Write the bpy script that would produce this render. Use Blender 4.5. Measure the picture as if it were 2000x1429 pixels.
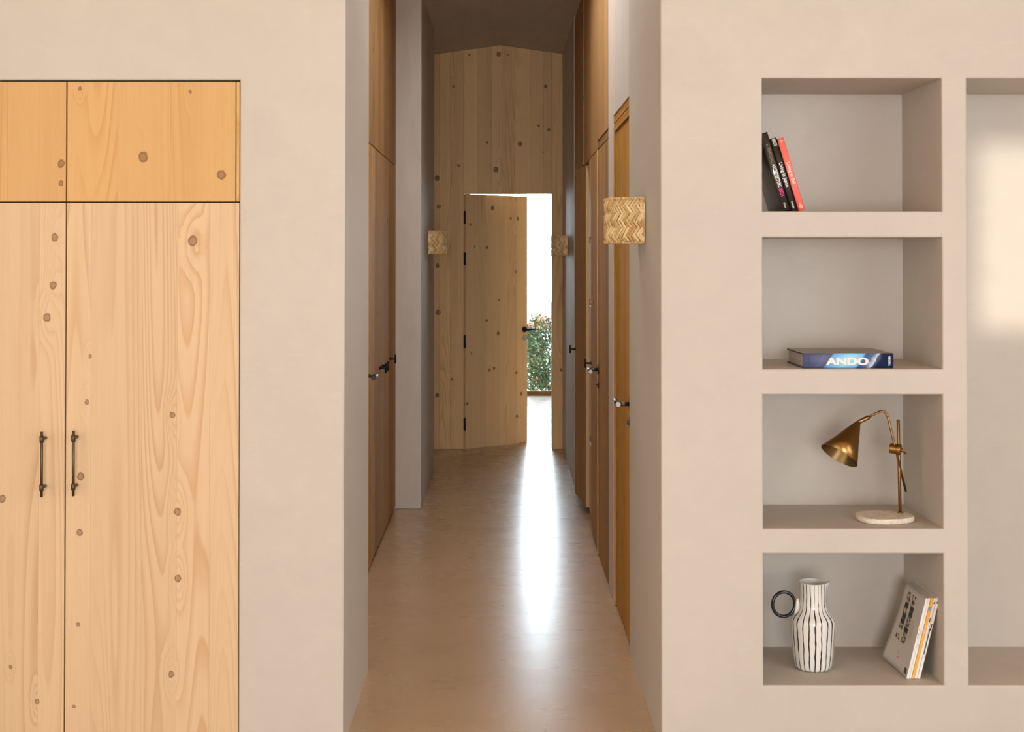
import bpy, bmesh, math, random
from mathutils import Vector, Matrix
random.seed(7)
for o in list(bpy.data.objects): bpy.data.objects.remove(o)
SC = bpy.context.scene
COL = SC.collection
R = math.radians

# ------------------------------------------------------------------ camera
F = 2550.0            # focal length in px of the 2000 px wide frame
VX, PY, PITCH = 977.0, 473.0, 0.0125
CAMZ = 1.57
cd = bpy.data.cameras.new('camera'); cam = bpy.data.objects.new('camera', cd); COL.objects.link(cam)
cam.location = (0, 0, CAMZ); cam.rotation_euler = (math.pi/2 + PITCH, 0, 0)
cd.sensor_fit = 'HORIZONTAL'; cd.sensor_width = 36; cd.lens = 36*F/2000
cd.shift_x = (1000-VX)/2000; cd.shift_y = -(714.5-PY)/2000
cd.clip_start = .05; cd.clip_end = 200
SC.camera = cam

# ------------------------------------------------------------------ world, sun, exposure
SC.view_settings.view_transform = 'Standard'; SC.view_settings.look = 'None'
SC.view_settings.gamma = 1.0; SC.view_settings.use_curve_mapping = False
SC.view_settings.exposure = 0.0
W = bpy.data.worlds.new('sky'); SC.world = W; W.use_nodes = True
wn = W.node_tree.nodes; wl = W.node_tree.links
bg = wn['Background']; bg.inputs['Strength'].default_value = 22.0
tc = wn.new('ShaderNodeTexCoord'); sx = wn.new('ShaderNodeSeparateXYZ'); rp = wn.new('ShaderNodeValToRGB')
wl.new(tc.outputs['Generated'], sx.inputs[0]); wl.new(sx.outputs['Z'], rp.inputs[0]); wl.new(rp.outputs[0], bg.inputs['Color'])
rp.color_ramp.elements[0].position = 0.0; rp.color_ramp.elements[0].color = (.80, .90, 1.0, 1)
rp.color_ramp.elements[1].position = .75; rp.color_ramp.elements[1].color = (.62, .80, 1.0, 1)
SUN_EL, SUN_AZ = R(7.0), R(12)     # low sun from behind the camera
sun_dir = Vector((math.cos(SUN_EL)*math.sin(SUN_AZ), math.cos(SUN_EL)*math.cos(SUN_AZ), -math.sin(SUN_EL)))
sl = bpy.data.lights.new('sun', 'SUN'); sl.energy = 2.3; sl.angle = R(.6); sl.color = (1, .92, .80)
so = bpy.data.objects.new('sun', sl); COL.objects.link(so); so.rotation_euler = sun_dir.to_track_quat('-Z', 'Y').to_euler()
so.location = (-2, -12, 6)
# area lights added at closed walls for assumed windows behind and beside the camera
def added_light(loc, rot, sx_, sy_, L, col):
    l = bpy.data.lights.new('added_daylight', 'AREA'); l.shape = 'RECTANGLE'; l.size = sx_; l.size_y = sy_
    l.energy = L*math.pi*sx_*sy_; l.color = col
    o = bpy.data.objects.new('added_daylight', l); COL.objects.link(o); o.location = loc; o.rotation_euler = rot
added_light((0, -6.97, 1.38), (R(90), 0, 0), 3.4, 2.6, 14.5, (.94, .97, 1.0))
added_light((3.37, -.2, 1.75), (R(90), 0, R(90)), 4.4, 3.2, 3.5, (.86, .94, 1.0))
added_light((-3.57, -.2, 1.75), (R(90), 0, R(-90)), 4.4, 3.2, 1.9, (1.0, .91, .78))
added_light((0, 6.2, 3.57), (0, 0, 0), .50, 1.8, 12.0, (.97, .98, 1.0))     # fill added to brighten the corridor, in a closed ceiling shaft out of view
def portal(loc, rot, sx_, sy_):
    l = bpy.data.lights.new('window_portal', 'AREA'); l.shape = 'RECTANGLE'; l.size = sx_; l.size_y = sy_
    l.cycles.is_portal = True
    o = bpy.data.objects.new('window_portal', l); COL.objects.link(o); o.location = loc; o.rotation_euler = rot

# ------------------------------------------------------------------ pixel helpers (places measured in the photograph -> metres)
def ray(px, py):
    a = (px-VX)/F; b = (PY-py)/F; c, s = math.cos(PITCH), math.sin(PITCH)
    return Vector((a, c-b*s, s+b*c))
CO = Vector((0, 0, CAMZ))
def atY(px, py, Y): d = ray(px, py); return CO + d*(Y/d.y)
def atX(px, py, X): d = ray(px, py); return CO + d*(X/d.x)
def atZ(px, py, Z): d = ray(px, py); return CO + d*((Z-CAMZ)/d.z)

# ------------------------------------------------------------------ dimensions
Y0 = 4.197                 # face of the front wall
XL, XR = -.5036, .516      # corridor faces
XREC = -.657               # recessed plane with the left cupboards
YJL = 4.997                # end of the left jamb
YP = 8.204; XP = -.4955    # pilaster on the left
YPE = 9.79
YE = 10.76                 # pine end wall
EAVE, RIDGE = 3.262, 3.332
ROOMX0, ROOMX1, ROOMY0, ROOMH = -3.6, 3.4, -7.0, 5.2
ND = .415                  # niche depth
YW = 15.0                  # window of the far room
ROOM2X0, ROOM2X1 = -2.2, 2.5

# ------------------------------------------------------------------ node material helpers
class NT:
    def __init__(s, name):
        s.m = bpy.data.materials.new(name); s.m.use_nodes = True
        s.t = s.m.node_tree; s.b = s.t.nodes['Principled BSDF']
    def n(s, typ, **kw):
        x = s.t.nodes.new(typ)
        for k, v in kw.items(): setattr(x, k, v)
        return x
    def l(s, a, b): s.t.links.new(a, b)
    def val(s, sock, v):
        if hasattr(v, 'is_linked'): s.l(v, sock)
        else: sock.default_value = v
    def math(s, op, a, b=None, c=None, clamp=False):
        x = s.n('ShaderNodeMath', operation=op, use_clamp=clamp); s.val(x.inputs[0], a)
        if b is not None: s.val(x.inputs[1], b)
        if c is not None: s.val(x.inputs[2], c)
        return x.outputs[0]
    def vmul(s, v, k):
        x = s.n('ShaderNodeVectorMath', operation='MULTIPLY'); s.l(v, x.inputs[0]); x.inputs[1].default_value = k; return x.outputs[0]
    def vadd(s, a, b):
        x = s.n('ShaderNodeVectorMath', operation='ADD'); s.val(x.inputs[0], a); s.val(x.inputs[1], b); return x.outputs[0]
    def noise(s, vec, scale, detail=3, rough=.5, dist=0):
        x = s.n('ShaderNodeTexNoise'); s.l(vec, x.inputs['Vector']); x.inputs['Scale'].default_value = scale
        x.inputs['Detail'].default_value = detail; x.inputs['Roughness'].default_value = rough; x.inputs['Distortion'].default_value = dist
        return x.outputs[0]
    def ramp(s, fac, stops, interp='LINEAR'):
        x = s.n('ShaderNodeValToRGB'); s.l(fac, x.inputs[0]); e = x.color_ramp.elements; x.color_ramp.interpolation = interp
        while len(e) < len(stops): e.new(.5)
        for i, (p, c) in enumerate(stops):
            e[i].position = p; e[i].color = (c, c, c, 1) if isinstance(c, (int, float)) else (*c, 1)
        return x.outputs[0]
    def mix(s, fac, a, b, blend='MIX'):
        x = s.n('ShaderNodeMix', data_type='RGBA', blend_type=blend); s.val(x.inputs[0], fac)
        s.val(x.inputs[6], a if hasattr(a, 'is_linked') else (*a, 1)); s.val(x.inputs[7], b if hasattr(b, 'is_linked') else (*b, 1))
        return x.outputs[2]
    def bump(s, h, strength, dist):
        x = s.n('ShaderNodeBump'); s.l(h, x.inputs['Height']); x.inputs['Strength'].default_value = strength; x.inputs['Distance'].default_value = dist
        s.l(x.outputs[0], s.b.inputs['Normal'])
    def sepuv(s):
        u = s.n('ShaderNodeUVMap'); x = s.n('ShaderNodeSeparateXYZ'); s.l(u.outputs[0], x.inputs[0]); return u.outputs[0], x.outputs[0], x.outputs[1]
    def comb(s, x, y, z=0.0):
        c = s.n('ShaderNodeCombineXYZ'); s.val(c.inputs[0], x); s.val(c.inputs[1], y); s.val(c.inputs[2], z); return c.outputs[0]

def plain(name, col, rough=.5, metal=0, spec=.5, coat=0):
    t = NT(name); t.b.inputs['Base Color'].default_value = (*col, 1); t.b.inputs['Roughness'].default_value = rough
    t.b.inputs['Metallic'].default_value = metal; t.b.inputs['Specular IOR Level'].default_value = spec; t.b.inputs['Coat Weight'].default_value = coat
    return t.m

def cement(name, c, vary=.10, stretch=(1, 1, 1), rough=.62):
    t = NT(name); g = t.n('ShaderNodeNewGeometry').outputs['Position']
    p = t.vmul(g, stretch)
    n1 = t.noise(p, 1.3, 4, .55, .6); n2 = t.noise(p, 7, 5, .6, .8); n3 = t.noise(g, 160, 2)
    k = t.math('ADD', t.math('MULTIPLY', n1, .55), t.math('MULTIPLY', n2, .45))
    lo = tuple(x*(1-vary) for x in c); hi = tuple(min(.95, x*(1+vary)) for x in c)
    a = t.ramp(k, [(.30, lo), (.70, hi)])
    sc = t.noise(t.vmul(g, (3, 3, 14)), 4, 4, .65, 1.5)
    sp = t.ramp(sc, [(.60, 0.0), (.72, 1.0)])
    a = t.mix(t.math('MULTIPLY', sp, .09), a, (.86, .80, .72))
    t.l(a, t.b.inputs['Base Color'])
    t.l(t.ramp(n2, [(.3, rough-.07), (.7, rough+.08)]), t.b.inputs['Roughness'])
    t.b.inputs['Specular IOR Level'].default_value = .35
    t.bump(t.math('ADD', t.math('MULTIPLY', n3, .12), n2), .18, .004)
    return t.m

def floor_mat():
    t = NT('polished_microcement_floor'); g = t.n('ShaderNodeNewGeometry').outputs['Position']
    n1 = t.noise(g, 1.1, 3, .5, .2); n2 = t.noise(g, 4, 4, .55, .2)
    k = t.math('ADD', t.math('MULTIPLY', n1, .6), t.math('MULTIPLY', n2, .4))
    t.l(t.ramp(k, [(.28, (.43, .275, .150)), (.52, (.465, .302, .168)), (.74, (.50, .330, .188))]), t.b.inputs['Base Color'])
    w = t.noise(t.vmul(g, (1.0, 2.6, 1)), 2.2, 2, .5, 0)
    t.l(t.ramp(w, [(.32, .262), (.68, .288)]), t.b.inputs['Roughness'])
    t.b.inputs['Specular IOR Level'].default_value = 1.0
    w2 = t.noise(t.vmul(g, (1.0, 2.2, 1)), 3.0, 1, .5, 0)
    t.bump(w2, .015, .012)
    return t.m

def knot_group():
    g = bpy.data.node_groups.new('wood_knot', 'ShaderNodeTree')
    for nm in ('U', 'V', 'KU', 'KV', 'KR'): g.interface.new_socket(nm, in_out='INPUT', socket_type='NodeSocketFloat')
    for nm in ('Core', 'Ring', 'Push'): g.interface.new_socket(nm, in_out='OUTPUT', socket_type='NodeSocketFloat')
    i = g.nodes.new('NodeGroupInput'); o = g.nodes.new('NodeGroupOutput')
    def m(op, a, b=None, c=None, clamp=False):
        x = g.nodes.new('ShaderNodeMath'); x.operation = op; x.use_clamp = clamp
        for k, v in enumerate((a, b, c)):
            if v is None: continue
            if isinstance(v, (int, float)): x.inputs[k].default_value = v
            else: g.links.new(v, x.inputs[k])
        return x.outputs[0]
    du = m('SUBTRACT', i.outputs[0], i.outputs[2]); dv = m('SUBTRACT', i.outputs[1], i.outputs[3])
    dv2 = m('MULTIPLY', dv, .86)
    d = m('DIVIDE', m('SQRT', m('ADD', m('MULTIPLY', du, du), m('MULTIPLY', dv2, dv2))), i.outputs[4])
    core = m('SUBTRACT', 1.0, m('SMOOTH_MAX', m('MULTIPLY_ADD', d, 3.2, -2.4), 0.0, .2), clamp=True)
    ring = m('SUBTRACT', 1.0, m('ABSOLUTE', m('MULTIPLY_ADD', d, 3.2, -2.9)), clamp=True)
    dvs = m('MULTIPLY', dv, .30)
    q = m('DIVIDE', m('ADD', m('MULTIPLY', du, du), m('MULTIPLY', dvs, dvs)), m('MULTIPLY', m('MULTIPLY', i.outputs[4], i.outputs[4]), 6.0))
    push = m('EXPONENT', m('MULTIPLY', q, -1.0))
    g.links.new(core, o.inputs[0]); g.links.new(ring, o.inputs[1]); g.links.new(push, o.inputs[2])
    return g
KG = knot_group()

def wood(name, light, dark, knots=(), vor=0.0, vor_scale=(5.5, 2.2), rings=24.0, rough=.5, tone=.10, contrast=.55, knotcol=(.20, .09, .035), streak=.35, freq=(6.0, .33), fibre=.16, coredark=(.52, .45, .42)):
    """pine: UV is (metres across the grain, metres along the grain)"""
    t = NT(name); uv, u, v = t.sepuv()
    rnd = t.n('ShaderNodeObjectInfo').outputs['Random']
    off = t.math('MULTIPLY', rnd, 37.0)
    core = ring = None
    wob = t.n('ShaderNodeTexNoise'); wob.inputs['Scale'].default_value = 55.0; wob.inputs['Detail'].default_value = 2; t.l(uv, wob.inputs['Vector'])
    ws = t.n('ShaderNodeSeparateXYZ'); t.l(wob.outputs['Color'], ws.inputs[0])
    uk = t.math('MULTIPLY_ADD', t.math('SUBTRACT', ws.outputs[0], .5), .008, u); vk = t.math('MULTIPLY_ADD', t.math('SUBTRACT', ws.outputs[1], .5), .010, v)
    def acc(a, b, op='MAXIMUM'): return b if a is None else t.math(op, a, b)
    pushes = None
    for (ku, kv, kr) in knots:
        x = t.n('ShaderNodeGroup'); x.node_tree = KG; t.l(uk, x.inputs[0]); t.l(vk, x.inputs[1])
        x.inputs[2].default_value = ku; x.inputs[3].default_value = kv; x.inputs[4].default_value = kr
        core = acc(core, x.outputs[0]); ring = acc(ring, x.outputs[1]); pushes = acc(pushes, x.outputs[2])
    if vor > 0:
        us = t.math('ADD', u, off); c = t.comb(t.math('MULTIPLY', us, vor_scale[0]), t.math('MULTIPLY', v, vor_scale[1]), off)
        vo = t.n('ShaderNodeTexVoronoi', voronoi_dimensions='2D'); t.l(c, vo.inputs['Vector']); vo.inputs['Scale'].default_value = 1.0
        sp = t.n('ShaderNodeSeparateXYZ'); t.l(vo.outputs['Position'], sp.inputs[0]); sc = t.n('ShaderNodeSeparateXYZ'); t.l(vo.outputs['Color'], sc.inputs[0])
        x = t.n('ShaderNodeGroup'); x.node_tree = KG; t.l(us, x.inputs[0]); t.l(v, x.inputs[1])
        t.l(t.math('DIVIDE', sp.outputs[0], vor_scale[0]), x.inputs[2]); t.l(t.math('DIVIDE', sp.outputs[1], vor_scale[1]), x.inputs[3])
        keep = t.math('GREATER_THAN', sc.outputs[0], 1-vor)
        t.l(t.math('MULTIPLY_ADD', t.math('MULTIPLY', keep, sc.outputs[1]), .011, .0005), x.inputs[4])
        core = acc(core, t.math('MULTIPLY', x.outputs[0], keep)); ring = acc(ring, t.math('MULTIPLY', x.outputs[1], keep)); pushes = acc(pushes, t.math('MULTIPLY', x.outputs[2], keep))
    # growth rings: contour lines of a field stretched along the grain
    p = t.comb(t.math('MULTIPLY', u, freq[0]), t.math('MULTIPLY', v, freq[1]), off)
    fld = t.noise(p, 1.0, 1.2, .35, .25)
    fld = t.math('MULTIPLY', fld, rings)
    if pushes is not None: fld = t.math('MULTIPLY_ADD', pushes, 3.0, fld)
    fine = t.noise(t.comb(t.math('MULTIPLY', u, 60), t.math('MULTIPLY', v, 3), off), 1.0, 3, .6)
    fld = t.math('MULTIPLY_ADD', fine, .10, fld)
    fr = t.math('FRACT', fld)
    late = t.ramp(fr, [(0.0, 0.0), (.45, .06), (.80, .75), (.90, 1.0), (1.0, .0)])
    fib = t.noise(t.comb(t.math('MULTIPLY', u, 220), t.math('MULTIPLY', v, 5), off), 1.0, 3, .6)
    bands = t.noise(t.comb(t.math('MULTIPLY', u, 26), t.math('MULTIPLY', v, .5), off), 1.0, 3, .6)
    zone = t.ramp(t.noise(t.comb(t.math('MULTIPLY', u, 5.0), t.math('MULTIPLY', v, .22), t.math('ADD', off, 9.0)), 1.0, 1), [(.42, .10), (.60, 1.0)])
    base = t.mix(t.math('MULTIPLY', t.math('MULTIPLY', late, zone), contrast), light, dark)
    mid = tuple((a*.45+b*.55) for a, b in zip(light, dark))
    base = t.mix(t.math('MULTIPLY', t.ramp(bands, [(.42, 0.0), (.75, 1.0)]), streak), base, mid)
    base = t.mix(t.math('MULTIPLY', t.ramp(fib, [(.45, 0.0), (.8, 1.0)]), fibre), base, dark)
    # each board its own tone
    tn = t.ramp(t.math('FRACT', t.math('MULTIPLY', rnd, 7.31)), [(0, 1-tone), (1, 1+tone*.4)])
    base = t.mix(1.0, base, tn, 'MULTIPLY')
    if core is not None:
        base = t.mix(t.math('MULTIPLY', core, .80), base, tuple(a*b for a, b in zip(mid, coredark)))
        base = t.mix(t.math('MULTIPLY', ring, .9), base, knotcol)
    t.l(base, t.b.inputs['Base Color'])
    t.b.inputs['Roughness'].default_value = rough; t.b.inputs['Specular IOR Level'].default_value = .18
    t.bump(t.math('ADD', t.math('MULTIPLY', fib, .5), late), .08, .002)
    return t.m

# ------------------------------------------------------------------ mesh helpers
def new_bm(): return bmesh.new()
def box(bm, x0, x1, y0, y1, z0, z1, bev=0, seg=1):
    vs = [bm.verts.new(p) for p in ((x0,y0,z0),(x1,y0,z0),(x1,y1,z0),(x0,y1,z0),(x0,y0,z1),(x1,y0,z1),(x1,y1,z1),(x0,y1,z1))]
    fs = [bm.faces.new([vs[i] for i in f]) for f in ((0,3,2,1),(4,5,6,7),(0,1,5,4),(1,2,6,5),(2,3,7,6),(3,0,4,7))]
    if bev: bmesh.ops.bevel(bm, geom=list({e for f in fs for e in f.edges}), offset=bev, segments=seg, affect='EDGES', profile=.5)
def frame_of(d):
    d = Vector(d).normalized(); a = Vector((0,0,1)) if abs(d.z) < .9 else Vector((1,0,0))
    u = d.cross(a).normalized(); return u, d.cross(u).normalized(), d
def cyl(bm, p0, p1, r0, r1=None, n=20, bev=0):
    """closed cylinder or cone with a small chamfer"""
    p0, p1 = Vector(p0), Vector(p1); r1 = r0 if r1 is None else r1; u, v, d = frame_of(p1-p0); L = (p1-p0).length
    st = [(0, r0), (L, r1)] if not bev else [(0, r0-bev), (bev, r0), (L-bev, r1), (L, r1-bev)]
    rings = [[bm.verts.new(p0+d*h+(u*math.cos(2*math.pi*k/n)+v*math.sin(2*math.pi*k/n))*r) for k in range(n)] for h, r in st]
    for a, b in zip(rings, rings[1:]):
        for k in range(n): bm.faces.new((a[k], b[k], b[(k+1)%n], a[(k+1)%n])).smooth = True
    bm.faces.new(rings[0]); bm.faces.new(rings[-1][::-1])
def tube(bm, pts, r, n=14, caps=True):
    pts = [Vector(p) for p in pts]; rings = []; u = None
    for i, p in enumerate(pts):
        d = (pts[min(i+1, len(pts)-1)]-pts[max(i-1, 0)]).normalized()
        if u is None: u = frame_of(d)[0]
        u = (u-d*u.dot(d)).normalized(); v = d.cross(u)
        rr = r[i] if isinstance(r, (list, tuple)) else r
        rings.append([bm.verts.new(p+(u*math.cos(2*math.pi*k/n)+v*math.sin(2*math.pi*k/n))*rr) for k in range(n)])
    for a, b in zip(rings, rings[1:]):
        for k in range(n): bm.faces.new((a[k], a[(k+1)%n], b[(k+1)%n], b[k])).smooth = True
    if caps: bm.faces.new(rings[0][::-1]); bm.faces.new(rings[-1])
def quad(bm, *p, flip=False):
    vs = [bm.verts.new(q) for q in (p[::-1] if flip else p)]; return bm.faces.new(vs)
def torus(bm, c, ax_u, ax_v, Ru, Rv, r, n=48, m=14):
    ax_u, ax_v = Vector(ax_u).normalized(), Vector(ax_v).normalized(); w = ax_u.cross(ax_v); c = Vector(c); rings = []
    for i in range(n):
        a = 2*math.pi*i/n; rad = ax_u*math.cos(a)+ax_v*math.sin(a); p = c+ax_u*Ru*math.cos(a)+ax_v*Rv*math.sin(a)
        rings.append([bm.verts.new(p+rad*r*math.cos(2*math.pi*k/m)+w*r*math.sin(2*math.pi*k/m)) for k in range(m)])
    for i in range(n):
        a, b = rings[i], rings[(i+1)%n]
        for k in range(m): bm.faces.new((a[k], a[(k+1)%m], b[(k+1)%m], b[k])).smooth = True

def uvmap(bm, grain):
    """u = metres across the grain, v = metres along it; grain is 0, 1 or 2"""
    L = bm.loops.layers.uv.verify()
    for f in bm.faces:
        n = [abs(c) for c in f.normal]; ax = n.index(max(n)); oth = [i for i in (0, 1, 2) if i != ax]
        if ax == grain: ui, vi = oth
        else: vi = grain; ui = [i for i in oth if i != grain][0]
        for lp in f.loops: lp[L].uv = (lp.vert.co[ui], lp.vert.co[vi])

def wloc(o): return o.location.copy() if o.parent is None else o.location + wloc(o.parent)
def obj(name, bm, mat, parent=None, local=False, grain=None, loc=None, keepuv=False):
    """links the bmesh as one object. Vertices are in world metres unless local (then in the parent's frame)."""
    bmesh.ops.recalc_face_normals(bm, faces=bm.faces)
    bm.normal_update()
    if grain is not None and not keepuv: uvmap(bm, grain)
    if parent is not None and not local: bmesh.ops.translate(bm, verts=bm.verts, vec=-wloc(parent))
    if parent is None and loc is not None: bmesh.ops.translate(bm, verts=bm.verts, vec=-Vector(loc))
    me = bpy.data.meshes.new(name); bm.to_mesh(me); bm.free()
    if mat: me.materials.append(mat)
    o = bpy.data.objects.new(name, me); COL.objects.link(o)
    if parent is not None: o.parent = parent
    elif loc is not None: o.location = loc
    return o
def pbox(name, mat, parent, *b, bev=0, grain=None, local=False, seg=1):
    bm = new_bm(); box(bm, *b, bev=bev, seg=seg); return obj(name, bm, mat, parent, local=local, grain=grain)
def thing(name, label, cat, loc, rot=(0,0,0), group=None):
    o = bpy.data.objects.new(name, None); COL.objects.link(o); o.location = loc; o.rotation_euler = rot; o.empty_display_size = .1
    tag(o, label, cat, group); return o
def tag(o, label, cat=None, group=None):
    o['label'] = label
    if cat: o['category'] = cat
    if group: o['group'] = group
def struct(o, label=None, cat=None):
    o['kind'] = 'structure'
    if label: o['label'] = label
    if cat: o['category'] = cat
    return o
def sthing(name, label, cat, loc, rot=(0,0,0)):
    return struct(thing(name, label, cat, loc, rot))
def text_mesh(name, body, size, mat, parent, origin, ux, uy, weight=0.0, align='LEFT', sx=1.0, length=None):
    """flat lettering: origin + x*ux + y*uy in the parent's frame"""
    c = bpy.data.curves.new(name, 'FONT'); c.body = body; c.size = size; c.offset = weight; c.align_x = align; c.align_y = 'CENTER'; c.resolution_u = 3
    t = bpy.data.objects.new('tmp_text', c); COL.objects.link(t)
    dg = bpy.context.evaluated_depsgraph_get(); dg.update()
    me = bpy.data.meshes.new_from_object(t.evaluated_get(dg)); bpy.data.objects.remove(t); bpy.data.curves.remove(c)
    xs = [v.co.x for v in me.vertices]; w = max(xs)-min(xs)
    if length: sx = length/w
    ux, uy, origin = Vector(ux), Vector(uy), Vector(origin)
    for v in me.vertices: v.co = origin+ux*(v.co.x*sx)+uy*v.co.y
    me.name = name; me.materials.clear(); me.materials.append(mat)
    o = bpy.data.objects.new(name, me); COL.objects.link(o); o.parent = parent; return o

# ------------------------------------------------------------------ materials
M = {}
M['wall'] = cement('beige_microcement', (.575, .518, .452), .06)
M['side'] = cement('trowelled_microcement', (.64, .585, .52), .12, (1.6, 1.6, .35))  # trowel-streaked finish; base also lifted above the front wall's to brighten the corridor
M['ceil'] = cement('ceiling_microcement', (.60, .53, .46), .14, (1, .5, 1))
M['plaster'] = plain('room_plaster', (.56, .52, .47), .8)
M['floor'] = floor_mat()
M['warmceil'] = plain('pine_ceiling', (.72, .47, .24), .7)
M['terrace'] = plain('terrace_stone', (.52, .42, .31), .9)
M['bronze'] = plain('dark_bronze', (.085, .068, .050), .36, .85)
M['black'] = plain('black_metal', (.018, .017, .016), .38, .6)
M['steel'] = plain('brushed_steel', (.40, .385, .36), .5, 1.0)
M['dark'] = plain('dark_gap', (.035, .022, .014), .9)

def fk(lst, Y): 
    out = []
    for px, py, r in lst: p = atY(px, py, Y); out.append((p.x, p.z, r*Y/F*1.05))
    return out
K_low = fk([(376,471,8),(336,810,5),(346,999,6),(347,1130,5.5),(334,1317,5),(157,930,6),(155,1040,5.5),(169,786,4),(144,1379,3),(176,696,3),(152,1220,3.5),
            (106,464,6),(103,557,6),(91,620,6),(4,974,6),(72,1370,4),(20,1302,3)], Y0)
K_up = fk([(279,306,8),(432,341,7.5),(371,179,3),(119,320,6),(119,358,4),(155,172,3)], Y0)
K_end = fk([(974,106,4.5),(1015.6,281,4.5),(968.5,331,5),(1065.6,168.5,3.4),(1072,253,3),(951,278,2.5),(896,323.5,2.5),(854,348,5),(885,168.5,2.2),(916.5,107.6,2.2),
            (992.6,106.5,2),(1052,245.6,2.4),(857,403,4),(1061,297,1.8),(854.7,518.7,4),(856,609.7,5),(854,772,4),(883,741,2.5),(1096,722,3)], YE)
M['pine_low'] = wood('pale_pine', (.735, .525, .318), (.57, .33, .155), K_low, tone=.05, contrast=.75)
M['pine_up'] = wood('honey_pine', (.685, .415, .170), (.53, .265, .083), K_up, tone=.04, contrast=.6)
M['pine_end'] = wood('end_wall_pine', (.86, .565, .27), (.54, .29, .105), [(a, b, c*.82) for a, b, c in K_end], tone=.14, contrast=.6, coredark=(.26, .20, .18), knotcol=(.09, .035, .015))
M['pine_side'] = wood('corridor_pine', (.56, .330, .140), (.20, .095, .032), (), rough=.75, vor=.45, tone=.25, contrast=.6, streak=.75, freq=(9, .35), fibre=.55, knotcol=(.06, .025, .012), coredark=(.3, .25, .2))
M['oak_door'] = wood('amber_door_wood', (.60, .31, .060), (.20, .085, .014), (), rough=.65, fibre=.5, vor=.0, tone=.10, contrast=.8, streak=.7, freq=(10, .8))
M['pine_edge'] = wood('raw_pine_edge', (.74, .47, .235), (.58, .33, .14), (), tone=.05, contrast=.4)

# ================================================================== STRUCTURE
bm = new_bm(); box(bm, ROOMX0-.2, ROOMX1+.2, ROOMY0-.2, YW+.25, -.12, 0)
struct(obj('floor', bm, M['floor']), 'brown polished microcement floor running down the corridor', 'floor')
bm = new_bm(); box(bm, -40, 40, -40, 60, -.25, -.13)
g_ = obj('ground', bm, M['terrace']); struct(g_, 'pale stone ground outside the house', 'ground')

def zpx(py, Y=Y0): return atY(977, py, Y).z
def xpx(px, py=505, Y=Y0): return atY(px, py, Y).x
def front_wall(name, xs, zs, holes, edge_x, ret_y, outer_x, mat):
    """front wall with recesses: holes = {(i,j) cell ranges: depth}; plus the corridor return at edge_x"""
    bm = new_bm(); V = {}
    def v(x, y, z):
        k = (round(x,5), round(y,5), round(z,5))
        if k not in V: V[k] = bm.verts.new((x, y, z))
        return V[k]
    def f(*p): bm.faces.new([v(*q) for q in p])
    hole = lambda i, j: next((h for h in holes if h[0] <= i < h[1] and h[2] <= j < h[3]), None)
    for i in range(len(xs)-1):
        for j in range(len(zs)-1):
            h = hole(i, j); x0, x1, z0, z1 = xs[i], xs[i+1], zs[j], zs[j+1]
            y = Y0 if not h else Y0+h[4]
            f((x0,y,z0), (x1,y,z0), (x1,y,z1), (x0,y,z1))
            if h:
                if i == h[0]: f((x0,Y0,z0), (x0,y,z0), (x0,y,z1), (x0,Y0,z1))
                if i == h[1]-1: f((x1,Y0,z0), (x1,Y0,z1), (x1,y,z1), (x1,y,z0))
                if j == h[2]: f((x0,Y0,z0), (x1,Y0,z0), (x1,y,z0), (x0,y,z0))
                if j == h[3]-1: f((x0,Y0,z1), (x0,y,z1), (x1,y,z1), (x1,Y0,z1))
    for j in range(len(zs)-1): f((edge_x,Y0,zs[j]), (edge_x,Y0,zs[j+1]), (edge_x,ret_y,zs[j+1]), (edge_x,ret_y,zs[j]))
    es = []
    for e in bm.edges:
        if len(e.link_faces) == 2:
            e.link_faces[0].normal_update(); e.link_faces[1].normal_update()
            if abs(e.link_faces[0].normal.dot(e.link_faces[1].normal)) < .5 and all(abs(q.co.y-Y0) < 1e-4 for q in e.verts): es.append(e)
    bmesh.ops.bevel(bm, geom=es, offset=.006, segments=3, affect='EDGES', profile=.5)
    me_o = obj(name, bm, mat)
    return me_o

YR = lambda px: atX(px, 505, XR).y
# right front wall: four shelf niches and a tall alcove
nx0, nx1 = xpx(1489.5), xpx(1840.5); ax0, ax1 = xpx(1889.5), 3.02
nz = [(zpx(412.5), zpx(153)), (zpx(720.5), zpx(463.5)), (zpx(1032.3), zpx(770.5)), (zpx(1338), zpx(1081))]
az0, az1 = zpx(1335), zpx(154)
xs = [XR, nx0, nx1, ax0, ax1, ROOMX1]
zs = sorted([0, ROOMH] + [z for p in nz for z in p])
# the alcove spans from the lowest niche floor to the top niche ceiling
def zi(z): return zs.index(z)
holes = [(1, 2, zi(a), zi(b), ND) for a, b in nz] + [(3, 4, zi(nz[3][0]), zi(nz[0][1]), ND)]
wfr = front_wall('wall_front_right', xs, zs, holes, XR, YR(1229), ROOMX1, M['wall'])
struct(wfr, 'beige microcement wall with four open shelf niches', 'wall')
# left front wall: recess that takes the pine wardrobes
cx1 = xpx(468); cx0 = xpx(127)-(xpx(468)-xpx(127)); cz1 = zpx(156)
xs = [ROOMX0, cx0, cx1, XL]; zs = [0, cz1, ROOMH]
wfl = front_wall('wall_front_left', xs, zs, [(1, 2, 0, 1, .60)], XL, YJL, ROOMX0, M['wall'])
struct(wfl, 'pale beige microcement wall around the pine wardrobes', 'wall')

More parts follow.
